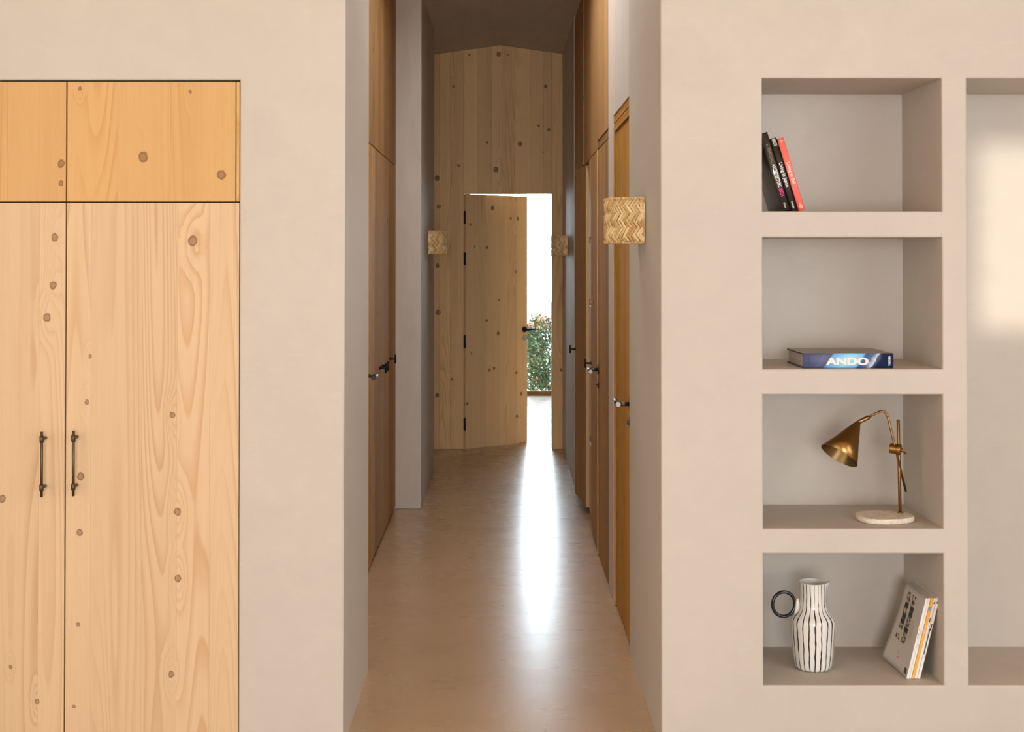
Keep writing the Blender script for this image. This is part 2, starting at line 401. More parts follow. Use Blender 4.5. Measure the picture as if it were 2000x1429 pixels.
# corridor, left
bm = new_bm(); box(bm, -.85, XREC-.045, Y0+.62, YE+.12, 0, 3.36)
struct(obj('wall_corridor_left', bm, M['side']), 'recessed wall behind the pine cupboards', 'wall')
bm = new_bm(); box(bm, XREC-.046, XL-.002, YJL-.3, YJL, 0, 3.30); box(bm, XREC-.046, XREC, YJL, 5.86, 0, 3.30)
struct(obj('wall_jamb_left', bm, M['side']), 'microcement jamb at the left of the corridor mouth', 'wall')
bm = new_bm(); box(bm, XREC-.046, XP, YP, YPE, 0, 3.30, bev=.006, seg=2)
struct(obj('wall_pilaster_left', bm, M['side']), 'grey microcement pilaster beyond the pine cupboards', 'wall')
# corridor, right
Y_d3a, Y_d3b = YR(1229), YR(1198); Y_d4a, Y_d4b = YR(1188.5), YR(1166)
Y_fa, Y_fb = Y_d4b, YR(1153); Y_ea, Y_eb = 8.03, 8.50; Y_g = YR(1121.5)
bm = new_bm(); box(bm, XR+.6, XR+.75, Y0+.5, YE+.12, 0, 3.36)
struct(obj('wall_corridor_right', bm, M['side']), 'wall behind the right-hand cupboards', 'wall')
bm = new_bm(); box(bm, XR, XR+.6, Y_d3b, Y_d4a, 0, 3.30)
struct(obj('wall_strip_right', bm, M['side']), 'narrow microcement strip between two wooden doors', 'wall')
bm = new_bm(); box(bm, XR, XR+.12, Y_d3a, Y_d3b, 2.222, 3.30)
struct(obj('wall_lintel_right', bm, M['side']), 'microcement wall above the amber wooden door', 'wall')
bm = new_bm(); box(bm, XR, XR+.6, Y_g, YE+.02, 0, 3.30)
struct(obj('wall_end_right', bm, M['side']), 'dark microcement wall beside the far sconce', 'wall')

# ceilings
def gable(bm, x0, x1, y0, y1):
    p = [(x0, EAVE-(abs(x0)-.5)*.14), (0.005, RIDGE), (x1, EAVE-(abs(x1)-.5)*.14), (x1, 3.6), (x0, 3.6)]
    a = [bm.verts.new((x, y0, z)) for x, z in p]; b = [bm.verts.new((x, y1, z)) for x, z in p]
    n = len(p)
    for i in range(n): bm.faces.new((a[i], a[(i+1)%n], b[(i+1)%n], b[i]))
    bm.faces.new(a[::-1]); bm.faces.new(b)
SKX0, SKX1, SKY0, SKY1 = -.26, .26, 5.28, 7.12     # unseen shaft added to hold the corridor fill light, lidded on top
bm = new_bm(); gable(bm, -.9, 1.3, Y0+.05, SKY0); gable(bm, -.9, 1.3, SKY1, YE+.14)
for x0_, x1_ in ((-.9, SKX0), (SKX1, 1.3)):
    zz = lambda x: EAVE-(abs(x)-.5)*.14
    p = [(x0_, zz(x0_)), (x1_, zz(x1_)), (x1_, 3.6), (x0_, 3.6)]; a = [bm.verts.new((x, SKY0, z)) for x, z in p]; b = [bm.verts.new((x, SKY1, z)) for x, z in p]
    for i in range(4): bm.faces.new((a[i], a[(i+1)%4], b[(i+1)%4], b[i]))
box(bm, SKX0-.1, SKX1+.1, SKY0-.1, SKY1+.1, 3.6, 3.65)
struct(obj('ceiling_corridor', bm, M['ceil']), 'dark grey low-pitched corridor ceiling', 'ceiling')
bm = new_bm(); box(bm, ROOMX0-.2, ROOMX1+.2, ROOMY0-.2, Y0+.70, ROOMH, ROOMH+.25)
struct(obj('ceiling', bm, M['warmceil']), 'pale ceiling of the front room', 'ceiling')

bm = new_bm(); box(bm, XL, XR, Y0, Y0+.06, 3.24, ROOMH)
struct(obj('wall_lintel_front', bm, M['wall']), 'microcement above the corridor mouth', 'wall')
# front room shell behind the camera: closed walls, bar one added sun opening
def wall_with_openings(name, axis, c0, c1, a0, a1, h, ops, mat, label):
    """axis 'x': the wall runs along x between c0..c1 in y; openings (a,b,z0,z1)"""
    bm = new_bm(); cuts = sorted({a0, a1, *[o[0] for o in ops], *[o[1] for o in ops]})
    for p, q in zip(cuts, cuts[1:]):
        op = [o for o in ops if o[0] <= p+1e-6 and o[1] >= q-1e-6]
        segs = [(0, h)]
        for o in op:
            segs = [s for z0, z1 in segs for s in ((z0, min(z1, o[2])), (max(z0, o[3]), z1)) if s[1]-s[0] > 1e-4]
        for z0, z1 in segs:
            if axis == 'x': box(bm, p, q, c0, c1, z0, z1)
            else: box(bm, c0, c1, p, q, z0, z1)
    return struct(obj(name, bm, mat), label, 'wall')
BACK = [(-.82, .20, 2.78, 3.46)]       # unseen opening added and sized to throw the sun patch into the alcove
wall_with_openings('wall_back', 'x', ROOMY0-.2, ROOMY0, ROOMX0-.2, ROOMX1+.2, ROOMH, BACK, M['plaster'], 'rear wall of the front room')
wall_with_openings('wall_right', 'y', ROOMX1, ROOMX1+.2, ROOMY0, 5.6, ROOMH, [], M['plaster'], 'right wall of the front room')
wall_with_openings('wall_left', 'y', ROOMX0-.2, ROOMX0, ROOMY0, 5.6, ROOMH, [], M['plaster'], 'left wall of the front room')
w2 = sthing('assumed_window_2', 'assumed rear window of the front room, framing an added light', 'window', (0, ROOMY0, 0))  # unseen windows are assumed: bare frames on closed walls round the added lights
bm = new_bm(); box(bm, -1.78, 1.78, ROOMY0, ROOMY0+.06, 2.69, 2.76); box(bm, -1.78, -1.71, ROOMY0, ROOMY0+.06, 0, 2.69); box(bm, 1.71, 1.78, ROOMY0, ROOMY0+.06, 0, 2.69)
obj('window_frame', bm, M['plaster'], w2)
for nm, X, sg in (('assumed_window_3', ROOMX1, -1), ('assumed_window_4', ROOMX0, 1)):
    w3 = sthing(nm, 'assumed side window of the front room, framing an added light, on the ' + ('right' if sg < 0 else 'left'), 'window', (X, -.2, 0)); bm = new_bm(); xx = sorted((X, X+sg*.05))
    box(bm, *xx, -2.47, 2.07, 3.36, 3.42); box(bm, *xx, -2.47, 2.07, .08, .14); box(bm, *xx, -2.47, -2.41, .14, 3.36); box(bm, *xx, 2.01, 2.07, .14, 3.36)
    obj('window_frame', bm, M['plaster'], w3)
# outer blocking walls round the corridor
bm = new_bm(); box(bm, ROOMX0-.2, -.80, Y0+.64, Y0+.72, 0, ROOMH); box(bm, 1.20, ROOMX1+.2, Y0+.46, Y0+.54, 0, ROOMH)
struct(obj('wall_outer', bm, M['plaster']), 'outer masonry behind the niches and wardrobes', 'wall')

# pine end wall with the door opening
OX0 = xpx(905.5, 600, YE); OX1 = xpx(1078, 600, YE); OZ1 = zpx(378, YE)
bm = new_bm(); yb0, yb1 = YE+.016, YE+.12
box(bm, -.9, OX0, yb0, yb1, 0, 3.36); box(bm, OX1, 1.3, yb0, yb1, 0, 3.36); box(bm, OX0, OX1, yb0, yb1, OZ1, 3.36)
wend = struct(obj('wall_end', bm, M['pine_edge'], grain=2), 'knotty pine plank wall closing the corridor', 'wall')
ceilz = lambda x: EAVE-(abs(x)-.5)*.14 if abs(x) > .5 else RIDGE+(EAVE-RIDGE)*abs(x)/.5
def plank_wall(x0, x1, z0, z1=None):
    g = .0006; bm = new_bm(); x0 += g; x1 -= g
    zt = (ceilz(x0)-.001, ceilz(x1)-.001) if z1 is None else (z1, z1)
    p = [(x0, z0), (x1, z0), (x1, zt[1]), (x0, zt[0])]
    if z1 is None and x0 < 0 < x1: p = p[:3]+[(0.005, RIDGE-.001)]+p[3:]
    a = [bm.verts.new((x, YE, z)) for x, z in p]; b = [bm.verts.new((x, YE+.0165, z)) for x, z in p]; n = len(p)
    fr = bm.faces.new(a); bm.faces.new(b[::-1])
    for i in range(n): bm.faces.new((a[i], b[i], b[(i+1)%n], a[(i+1)%n]))
    bmesh.ops.bevel(bm, geom=list(fr.edges), offset=.0009, segments=1, affect='EDGES')
    obj('plank', bm, M['pine_end'], wend, grain=2)
PX = lambda p: xpx(p, 250, YE)
plank_wall(-.662, PX(858), .003)
plank_wall(PX(858), PX(880), .003); plank_wall(PX(880), OX0, .003)
hd = [OX0, PX(933), PX(960), PX(981.5), PX(1006), PX(1036), PX(1061), OX1]
for a, b in zip(hd, hd[1:]): plank_wall(a, b, OZ1)
plank_wall(OX1, XR-.001, .003)

# far room beyond the open door
def shell(name, label, *bxs):
    bm = new_bm()
    for b in bxs: box(bm, *b)
    struct(obj(name, bm, M['plaster']), label, 'wall')
shell('wall_room_left', 'left wall of the far room', (ROOM2X0-.2, ROOM2X0, YE+.12, YW+.2, 0, 3.0))
wall_with_openings('wall_room_right', 'y', ROOM2X1, ROOM2X1+.2, YE+.12, YW+.2, 3.0, [], M['plaster'], 'right wall of the far room with a window')
shell('wall_room_front', 'wall of the far room towards the corridor', (ROOM2X0-.2, -.9, YE+.10, YE+.22, 0, 3.0), (1.3, ROOM2X1+.2, YE+.10, YE+.22, 0, 3.0), (-.9, 1.3, YE+.13, YE+.22, 3.0, 3.4))
bm = new_bm(); box(bm, ROOM2X0-.2, ROOM2X1+.2, YE+.121, YW+.2, 3.0, 3.2)
struct(obj('ceiling_room', bm, M['plaster']), 'ceiling of the far room', 'ceiling')
WX0, WX1, WZ1 = -.55, 1.6, 2.75
wall_with_openings('wall_room_end', 'x', YW, YW+.2, ROOM2X0-.2, ROOM2X1+.2, 3.0, [(WX0, WX1, 0, WZ1)], M['plaster'], 'end wall of the far room around the garden window')
portal(((WX0+WX1)/2, YW+.22, WZ1/2), (R(-90), 0, 0), WX1-WX0, WZ1)
# garden window: wooden frame and glass pane
w1 = sthing('window_1', 'full-height garden window with slim wooden frame beyond the open door', 'window', ((WX0+WX1)/2, YW, 0))
bm = new_bm(); box(bm, WX0, WX1, YW+.02, YW+.09, 0, .045); box(bm, WX0, WX1, YW+.02, YW+.09, WZ1-.05, WZ1)
box(bm, WX0, WX0+.05, YW+.02, YW+.09, .045, WZ1-.05); box(bm, WX1-.05, WX1, YW+.02, YW+.09, .045, WZ1-.05)
obj('window_frame', bm, M['pine_side'], w1, grain=0)
t = NT('clear_glass'); tr = t.n('ShaderNodeBsdfTransparent'); gl = t.n('ShaderNodeBsdfGlossy'); gl.inputs['Roughness'].default_value = 0.02
fr = t.n('ShaderNodeFresnel'); fr.inputs['IOR'].default_value = 1.45; mx = t.n('ShaderNodeMixShader')
tr.inputs['Color'].default_value = (.95, .97, .96, 1)
t.l(fr.outputs[0], mx.inputs[0]); t.l(tr.outputs[0], mx.inputs[1]); t.l(gl.outputs[0], mx.inputs[2]); t.l(mx.outputs[0], t.t.nodes['Material Output'].inputs[0])
M['glass'] = t.m
pbox('pane', M['glass'], w1, WX0+.05, WX1-.05, YW+.05, YW+.056, .045, WZ1-.05)

# ================================================================== WARDROBES in the left front wall
def plankset(parent, mat, cuts, z0, z1, y, th, bev=.0004, gap=.00008):
    for a, b in zip(cuts, cuts[1:]):
        pbox('plank', mat, parent, a+gap, b-gap, y, y+th, z0, z1, bev=bev, grain=2)
def bar_handle(parent, px, ptop, pbot):
    X = xpx(px, 900); z1, z0 = zpx(ptop), zpx(pbot); y = Y0-.034
    bm = new_bm(); cyl(bm, (X, y, z0), (X, y, z1), .0045, n=16, bev=.001)
    for z in (z0+.030, z1-.024):
        cyl(bm, (X, y, z-.011), (X, y, z+.011), .0068, n=16, bev=.001)
        cyl(bm, (X, y, z), (X, Y0+.003, z), .005, n=14)
    o = obj('handle', bm, M['bronze'], parent); o['label'] = 'slim dark bronze bar handle'
PXF = lambda p: xpx(p, 800)
jz = zpx(394.5); jx = PXF(127.3); g = .0022
zu1 = cz1-.004
def wardrobe(label, low, up, filler, hx, htop, hbot):
    x0, x1 = PXF(low[0]), PXF(low[-1])
    t = thing('wardrobe', label, 'wardrobe', ((x0+x1)/2, Y0+.2, 0), group='built-in pine wardrobes')
    bm = new_bm(); box(bm, x0-.004, x1+.001 if filler else x1+.0, Y0+.030, Y0+.55, .012, zu1)
    obj('carcass', bm, M['dark'], t)
    bm = new_bm(); box(bm, x0+g, x1-g, Y0+.020, Y0+.0295, .03, jz-g); d = obj('lower_door', bm, M['pine_edge'], t, grain=2)
    c = [x0+g]+[PXF(p) for p in low[1:-1]]+[x1-g]; plankset(d, M['pine_low'], c, .03, jz-g, Y0+.003, .017)
    bar_handle(d, hx, htop, hbot)
    xe = PXF(filler) if filler else x1
    bm = new_bm(); box(bm, x0+g, xe-g, Y0+.020, Y0+.0295, jz+g, zu1-.002); d = obj('upper_door', bm, M['pine_edge'], t, grain=2)
    c = [x0+g]+[PXF(p) for p in up[1:-1]]+[xe-g]; plankset(d, M['pine_up'], c, jz+g, zu1-.002, Y0+.003, .017)
    if filler: pbox('filler_strip', M['pine_up'], t, xe+.0006, x1-g, Y0+.004, Y0+.0295, jz+g, zu1-.002, bev=.0007, grain=2)
    return t
wardrobe('pale pine wardrobe beside the corridor with handle on its left edge', (127.3,177,276,345,409,467.3), (127.3,228,331,467.3), 459.5, 150, 838, 965)
wardrobe('pale pine wardrobe cut off by the left edge of the picture', (-213,-120,-22,75,127.3), (-213,-100,12,127.3), None, 88.5, 840, 967)

# ================================================================== ironmongery
def t_knob(parent, side, X, Y, z, h=.052, out=.034):
    """small T-bar knob; side = +1 sticks out towards +x"""
    bm = new_bm(); cyl(bm, (X, Y, z), (X+side*out, Y, z), .0055, n=14); cyl(bm, (X, Y, z), (X+side*.004, Y, z), .010, n=16)
    cyl(bm, (X+side*out, Y, z-h/2), (X+side*out, Y, z+h/2), .0062, n=14, bev=.001)
    o = obj('knob', bm, M['black'], parent); o['label'] = 'small black T-bar knob'; return o
def lever(parent, side, X, Y, z, along, steel=True, out=.052, L=.125, local=False):
    bm = new_bm(); cyl(bm, (X, Y, z), (X+side*.007, Y, z), .025, n=28, bev=.0015)
    cyl(bm, (X, Y, z), (X+side*out, Y, z), .0085, n=18); cyl(bm, (X, Y, z-.074), (X+side*.007, Y, z-.074), .024, n=28, bev=.0015)
    cyl(bm, (X, Y, z-.074), (X+side*.016, Y, z-.074), .009, n=18, bev=.001)
    x = X+side*out; cyl(bm, (x, Y-along*.012, z), (x, Y+along*L, z), .0105, n=24, bev=.0012)
    o = obj('handle', bm, M['bronze'], parent, local=local); o['label'] = 'dark bronze lever handle with key rosette'
    if steel:
        bm = new_bm(); yy = min(Y-along*.012, Y+along*L)
        cyl(bm, (x, yy-.0012, z), (x, yy+.0002, z), .0098, n=24)
        q = obj('handle_end_cap', bm, M['steel'], o); q['label'] = 'bright round end cap of the lever'
    return o

# ================================================================== CORRIDOR LEFT: door and cupboards
JZ = 2.150; G = .0025
yl = [6.665, 7.19, 7.70, YP-.004]
d2 = sthing('door_2', 'wooden corridor door with black lever, mostly hidden behind the left jamb', 'door', (XREC, 6.26, 0))
bm = new_bm(); box(bm, XREC-.044, XREC, 5.87, 6.66, .012, JZ-G, bev=.0015); lf = obj('leaf', bm, M['oak_door'], d2, grain=2)
lever(lf, 1, XREC, 6.36, 1.0, -1, steel=False)
pbox('overpanel', M['pine_side'], d2, XREC-.044, XREC, 5.865, 6.663, JZ+G, 3.24, bev=.001, grain=2)
def cupboard(side, X, ya, yb, label, group, knobY=None, upper=True, lower=True, cuts=(.36, .68), ztop=3.235, upcuts=None):
    t = thing('tall_cupboard', label, 'cupboard', (X-side*.02, (ya+yb)/2, 0), group=group)
    xa, xb = (X-.020, X) if side > 0 else (X, X+.020); ba, bb = (X-.042, X-.0205) if side > 0 else (X+.0205, X+.042)
    def panel(nm, z0, z1, cs):
        bm = new_bm(); box(bm, ba, bb, ya+G, yb-G, z0, z1); d = obj(nm, bm, M['pine_edge'], t, grain=2)
        c = [ya+G]+[ya+(yb-ya)*k for k in cs]+[yb-G]
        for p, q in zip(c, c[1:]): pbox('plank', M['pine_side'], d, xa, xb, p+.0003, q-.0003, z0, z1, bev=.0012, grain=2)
        return d
    if lower:
        d = panel('lower_door', .022, JZ-G, cuts)
        if knobY: t_knob(d, side, X, knobY, .975)
    if upper: panel('upper_door', JZ+G, ztop, upcuts or cuts)
    return t
cupboard(1, XREC, yl[0], yl[1], 'tall pine corridor cupboard nearest the left jamb, next to the lever door', 'left corridor cupboards', 7.12)
cupboard(1, XREC, yl[1], yl[2], 'middle tall pine cupboard on the left of the corridor', 'left corridor cupboards', 7.255)
cupboard(1, XREC, yl[2], yl[3], 'tall pine cupboard touching the grey pilaster', 'left corridor cupboards', 7.765)

# ================================================================== CORRIDOR RIGHT: doors and cupboards
d3 = sthing('door_3', 'amber wooden door with bronze lever under the near woven sconce', 'door', (XR, (Y_d3a+Y_d3b)/2, 0))
bm = new_bm(); box(bm, XR+.010, XR+.052, Y_d3a+.001, Y_d3b-.022, .012, 2.143, bev=.0015); lf = obj('leaf', bm, M['oak_door'], d3, grain=2)
lever(lf, -1, XR+.010, Y_d3a+.045, .985, 1)
bm = new_bm(); box(bm, XR+.002, XR+.06, Y_d3b-.020, Y_d3b-.0005, .003, 2.147, bev=.001); obj('frame_post', bm, M['oak_door'], d3, grain=2)
for k in range(4):
    z = 2.1475+k*.0185
    pbox('frame_head_strip', M['oak_door'], d3, XR+.003+.0015*(k % 2), XR+.06, Y_d3a+.001, Y_d3b-.0008, z, z+.0172, bev=.0012, grain=1)
d4 = sthing('door_4', 'pine plank door with bronze lever beyond the narrow grey strip', 'door', (XR, (Y_d4a+Y_d4b)/2, 0))
bm = new_bm(); box(bm, XR+.024, XR+.046, Y_d4a+.003, Y_d4b-.020, .012, JZ-G); lf = obj('leaf', bm, M['pine_edge'], d4, grain=2)
c = [Y_d4a+.003, Y_d4a+.24, Y_d4a+.46, Y_d4b-.020]
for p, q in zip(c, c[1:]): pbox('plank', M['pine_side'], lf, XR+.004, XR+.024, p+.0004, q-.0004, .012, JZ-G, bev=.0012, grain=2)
lever(lf, -1, XR+.004, Y_d4b-.062, .985, -1)
pbox('frame_post', M['pine_edge'], d4, XR+.0, XR+.06, Y_d4b-.017, Y_d4b-.001, .003, JZ-G, bev=.001, grain=2)
pbox('frame_head_strip', M['pine_side'], d4, XR+.002, XR+.06, Y_d4a+.001, Y_d4b-.001, JZ+.001, JZ+.022, bev=.001, grain=1)
pbox('frame_head_strip', M['pine_side'], d4, XR+.004, XR+.06, Y_d4a+.001, Y_d4b-.001, JZ+.024, JZ+.042, bev=.001, grain=1)
op = pbox('overpanel', M['pine_edge'], d4, XR+.022, XR+.045, Y_d4a+.002, Y_d4b-.001, JZ+.045, 3.235, grain=2)
c = [Y_d4a+.001, Y_d4a+.03, Y_d4a+.26, Y_d4a+.42, Y_d4b-.001]
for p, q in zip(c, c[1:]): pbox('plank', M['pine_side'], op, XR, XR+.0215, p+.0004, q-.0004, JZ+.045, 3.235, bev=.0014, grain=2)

# closed cupboard between the plank door and the open one
cupboard(-1, XR+.003, Y_fa, Y_fb, 'closed pine cupboard between the plank door and the ajar cupboard', 'right corridor cupboards', Y_fb-.03, cuts=(.5,))
# open cupboard: carcass with a hinge post, and a leaf standing ajar
oc = thing('tall_cupboard', 'open pine cupboard with its door standing ajar towards the corridor', 'cupboard', (XR+.3, (Y_fb+Y_eb)/2, 0), group='right corridor cupboards')
bm = new_bm(); box(bm, XR+.012, XR+.58, Y_eb+.005, Y_eb+.022, .0, JZ); box(bm, XR+.57, XR+.588, Y_fb+.02, Y_eb+.004, .0, JZ)
box(bm, XR+.05, XR+.58, Y_fb+.004, Y_eb+.004, 0, .05)
obj('carcass', bm, M['pine_side'], oc, grain=2)
Yp0, Yp1 = Y_fb+.004, YR(1149)
bm = new_bm(); x0p, x1p = XR+.004, XR+.05
cz = [.10, .50, .545, 1.30, 1.335, 1.66, 1.695, JZ-.004]; zl = .08
for i in range(0, len(cz), 2): box(bm, x0p, x1p, Yp0, Yp1-.0, cz[i], cz[i+1], bev=.003)
for i in range(1, len(cz)-1, 2): box(bm, x0p+.018, x1p, Yp0, Yp1-.0, cz[i]-.003, cz[i+1]+.003)
box(bm, x0p+.02, x1p, Yp0, Yp1, .0, .101)
o = obj('hinge_post', bm, M['pine_edge'], oc, grain=2); o['label'] = 'pale notched hinge post'
for z in (.522, 1.317, 1.677): pbox('hinge', M['black'], oc, XR+.010, XR+.022, Yp0+.02, Yp1-.02, z-.012, z+.012, bev=.002)
LW = .462; lang = math.atan2(.040, .460)
# leaf axis: from its near (hinge) edge to its far (free) edge
pN = atX(1146.2, 505, XR+.014); pN = Vector((XR+.012, 8.03, 0)); pFar = Vector((XR-.030, 8.49, 0)); dv = (pFar-pN).normalized(); nv = Vector((dv.y, -dv.x, 0))  # nv points to +x (inwards)
def leafbox(bm, a0, a1, t0, t1, z0, z1, bev=.001):
    b2 = new_bm(); box(b2, a0, a1, t0, t1, z0, z1, bev=bev); uvmap_layer = None
    for f in b2.faces:
        bm.faces.new([bm.verts.new(pN+dv*v.co.x+nv*v.co.y+Vector((0,0,v.co.z))) for v in f.verts])
    b2.free(); bmesh.ops.remove_doubles(bm, verts=bm.verts, dist=1e-5)
bm = new_bm(); leafbox(bm, 0, LW, .0105, .021, .046, 2.144); ad = obj('ajar_door', bm, M['pine_edge'], oc, grain=2)
for a, b in ((0, .16), (.16, .31), (.31, LW)):
    bm = new_bm(); leafbox(bm, a+.0003, b-.0003, 0, .0103, .046, 2.144); obj('plank', bm, M['pine_side'], ad, grain=2)
bm = new_bm(); leafbox(bm, -.0015, 0, .0, .021, .046, 2.144, bev=.0003); obj('edge_strip', bm, M['pine_edge'], ad, grain=2)
kp = pN+dv*(LW-.03); t_knob(ad, -1, kp.x, kp.y, .985, out=.036)
# overhead panels above the open cupboard, and the last closed cupboard
ou = new_bm(); box(ou, XR+.024, XR+.045, Y_fb+.003, Y_eb+.1, JZ+G, 3.235); ou = obj('upper_door', ou, M['pine_edge'], oc, grain=2)
for p, q in ((Y_fb+.003, 7.80), (7.80, 8.13)): pbox('plank', M['pine_side'], ou, XR+.008, XR+.0238, p+.0005, q-.0005, JZ+G, 3.235, bev=.001, grain=2)
pbox('plank', M['pine_side'], ou, XR+.003, XR+.0238, 8.131, Y_eb+.1, JZ+G, 3.235, bev=.0012, grain=2)
cupboard(-1, XR+.003, Y_eb+.102, Y_g-.001, 'last pine cupboard on the right, behind the ajar door', 'right corridor cupboards', None, cuts=(.5,))

# ================================================================== END DOOR, standing open
hx, hy = OX0+.016, YE+.012
pf = atZ(1030, 860.5, .012)
ang = math.atan2(pf.y-hy, pf.x-hx); DW = math.hypot(pf.x-hx, pf.y-hy); DH = OZ1-.004
d1 = sthing('door_1', 'knotty pine plank door standing open at the end of the corridor', 'door', (hx, hy, 0), (0, 0, ang))
def leafuv(px, py):
    d = ray(px, py); n = Vector((-math.sin(ang), math.cos(ang), 0)); s = (Vector((hx, hy, 0))-CO).dot(n)/d.dot(n); p = CO+d*s
    return ((p.x-hx)*math.cos(ang)+(p.y-hy)*math.sin(ang), p.z)
kl = []
for px, py, r in [(961.8,406,4.5),(1010.8,427,3.5),(997.8,426,2.5),(951,483,3),(973,651,3.6),(956,722.5,3),(965,719,3),(1018,769,3.5),(1009.5,813,3.5),(950.5,626,3),(919,438,2.5),(1008.6,728,3),(974.8,585,2),(927,481,2),(921,690,2),(913,788,3),(1007,530,2)]:
    u_, v_ = leafuv(px, py); kl.append((u_, v_, r*11/F))
M['pine_leaf'] = wood('open_door_pine', (.84, .575, .305), (.54, .31, .125), [(a, b, c*.82) for a, b, c in kl], tone=.10, coredark=(.26, .20, .18), knotcol=(.09, .035, .015), contrast=.5)
bm = new_bm(); box(bm, 0, DW, .0145, .044, .0015, DH, bev=.001); lf = obj('leaf', bm, M['pine_edge'], d1, local=True, grain=2)
cu = [leafuv(p, 600)[0] for p in (948.5, 976, 994, 1009)]
c = [0]+cu+[DW]
for a, b in zip(c, c[1:]): pbox('plank', M['pine_leaf'], lf, a+.0003, b-.0003, 0, .0143, .0015, DH, bev=.0009, grain=2, local=True)
for py in (424.5, 505, 666.5, 828):
    z = atY(906, py, YE).z; bm = new_bm(); cyl(bm, (-.010, -.006, z-.052), (-.010, -.006, z+.052), .0075, n=14, bev=.001)
    box(bm, -.014, -.003, -.004, .02, z-.05, z+.05); obj('hinge', bm, M['black'], d1, local=True)
hu, hz = leafuv(1024, 643)
bm = new_bm(); cyl(bm, (hu, 0, hz), (hu, -.007, hz), .025, n=24, bev=.0015); cyl(bm, (hu, 0, hz), (hu, -.055, hz), .009, n=16); cyl(bm, (hu-.02, -.055, hz), (hu+.072, -.055, hz), .0105, n=18, bev=.001)
o = obj('handle', bm, M['black'], lf, local=True); o['label'] = 'black lever handle'
bm = new_bm(); cyl(bm, (hu+.004, 0, hz-.072), (hu+.004, -.006, hz-.072), .024, n=24, bev=.0015); o = obj('key_rosette', bm, M['steel'], lf, local=True); o['label'] = 'pale round key rosette'
bm = new_bm(); box(bm, DW-.002, DW+.012, .010, .030, hz-.09, hz-.05, bev=.001); obj('latch', bm, M['black'], lf, local=True)
bm = new_bm(); box(bm, OX1-.004, OX1+.0, YE+.05, YE+.075, atY(1078, 620, YE).z, atY(1078, 590, YE).z); o = obj('strike_plate', bm, M['steel'], wend); 

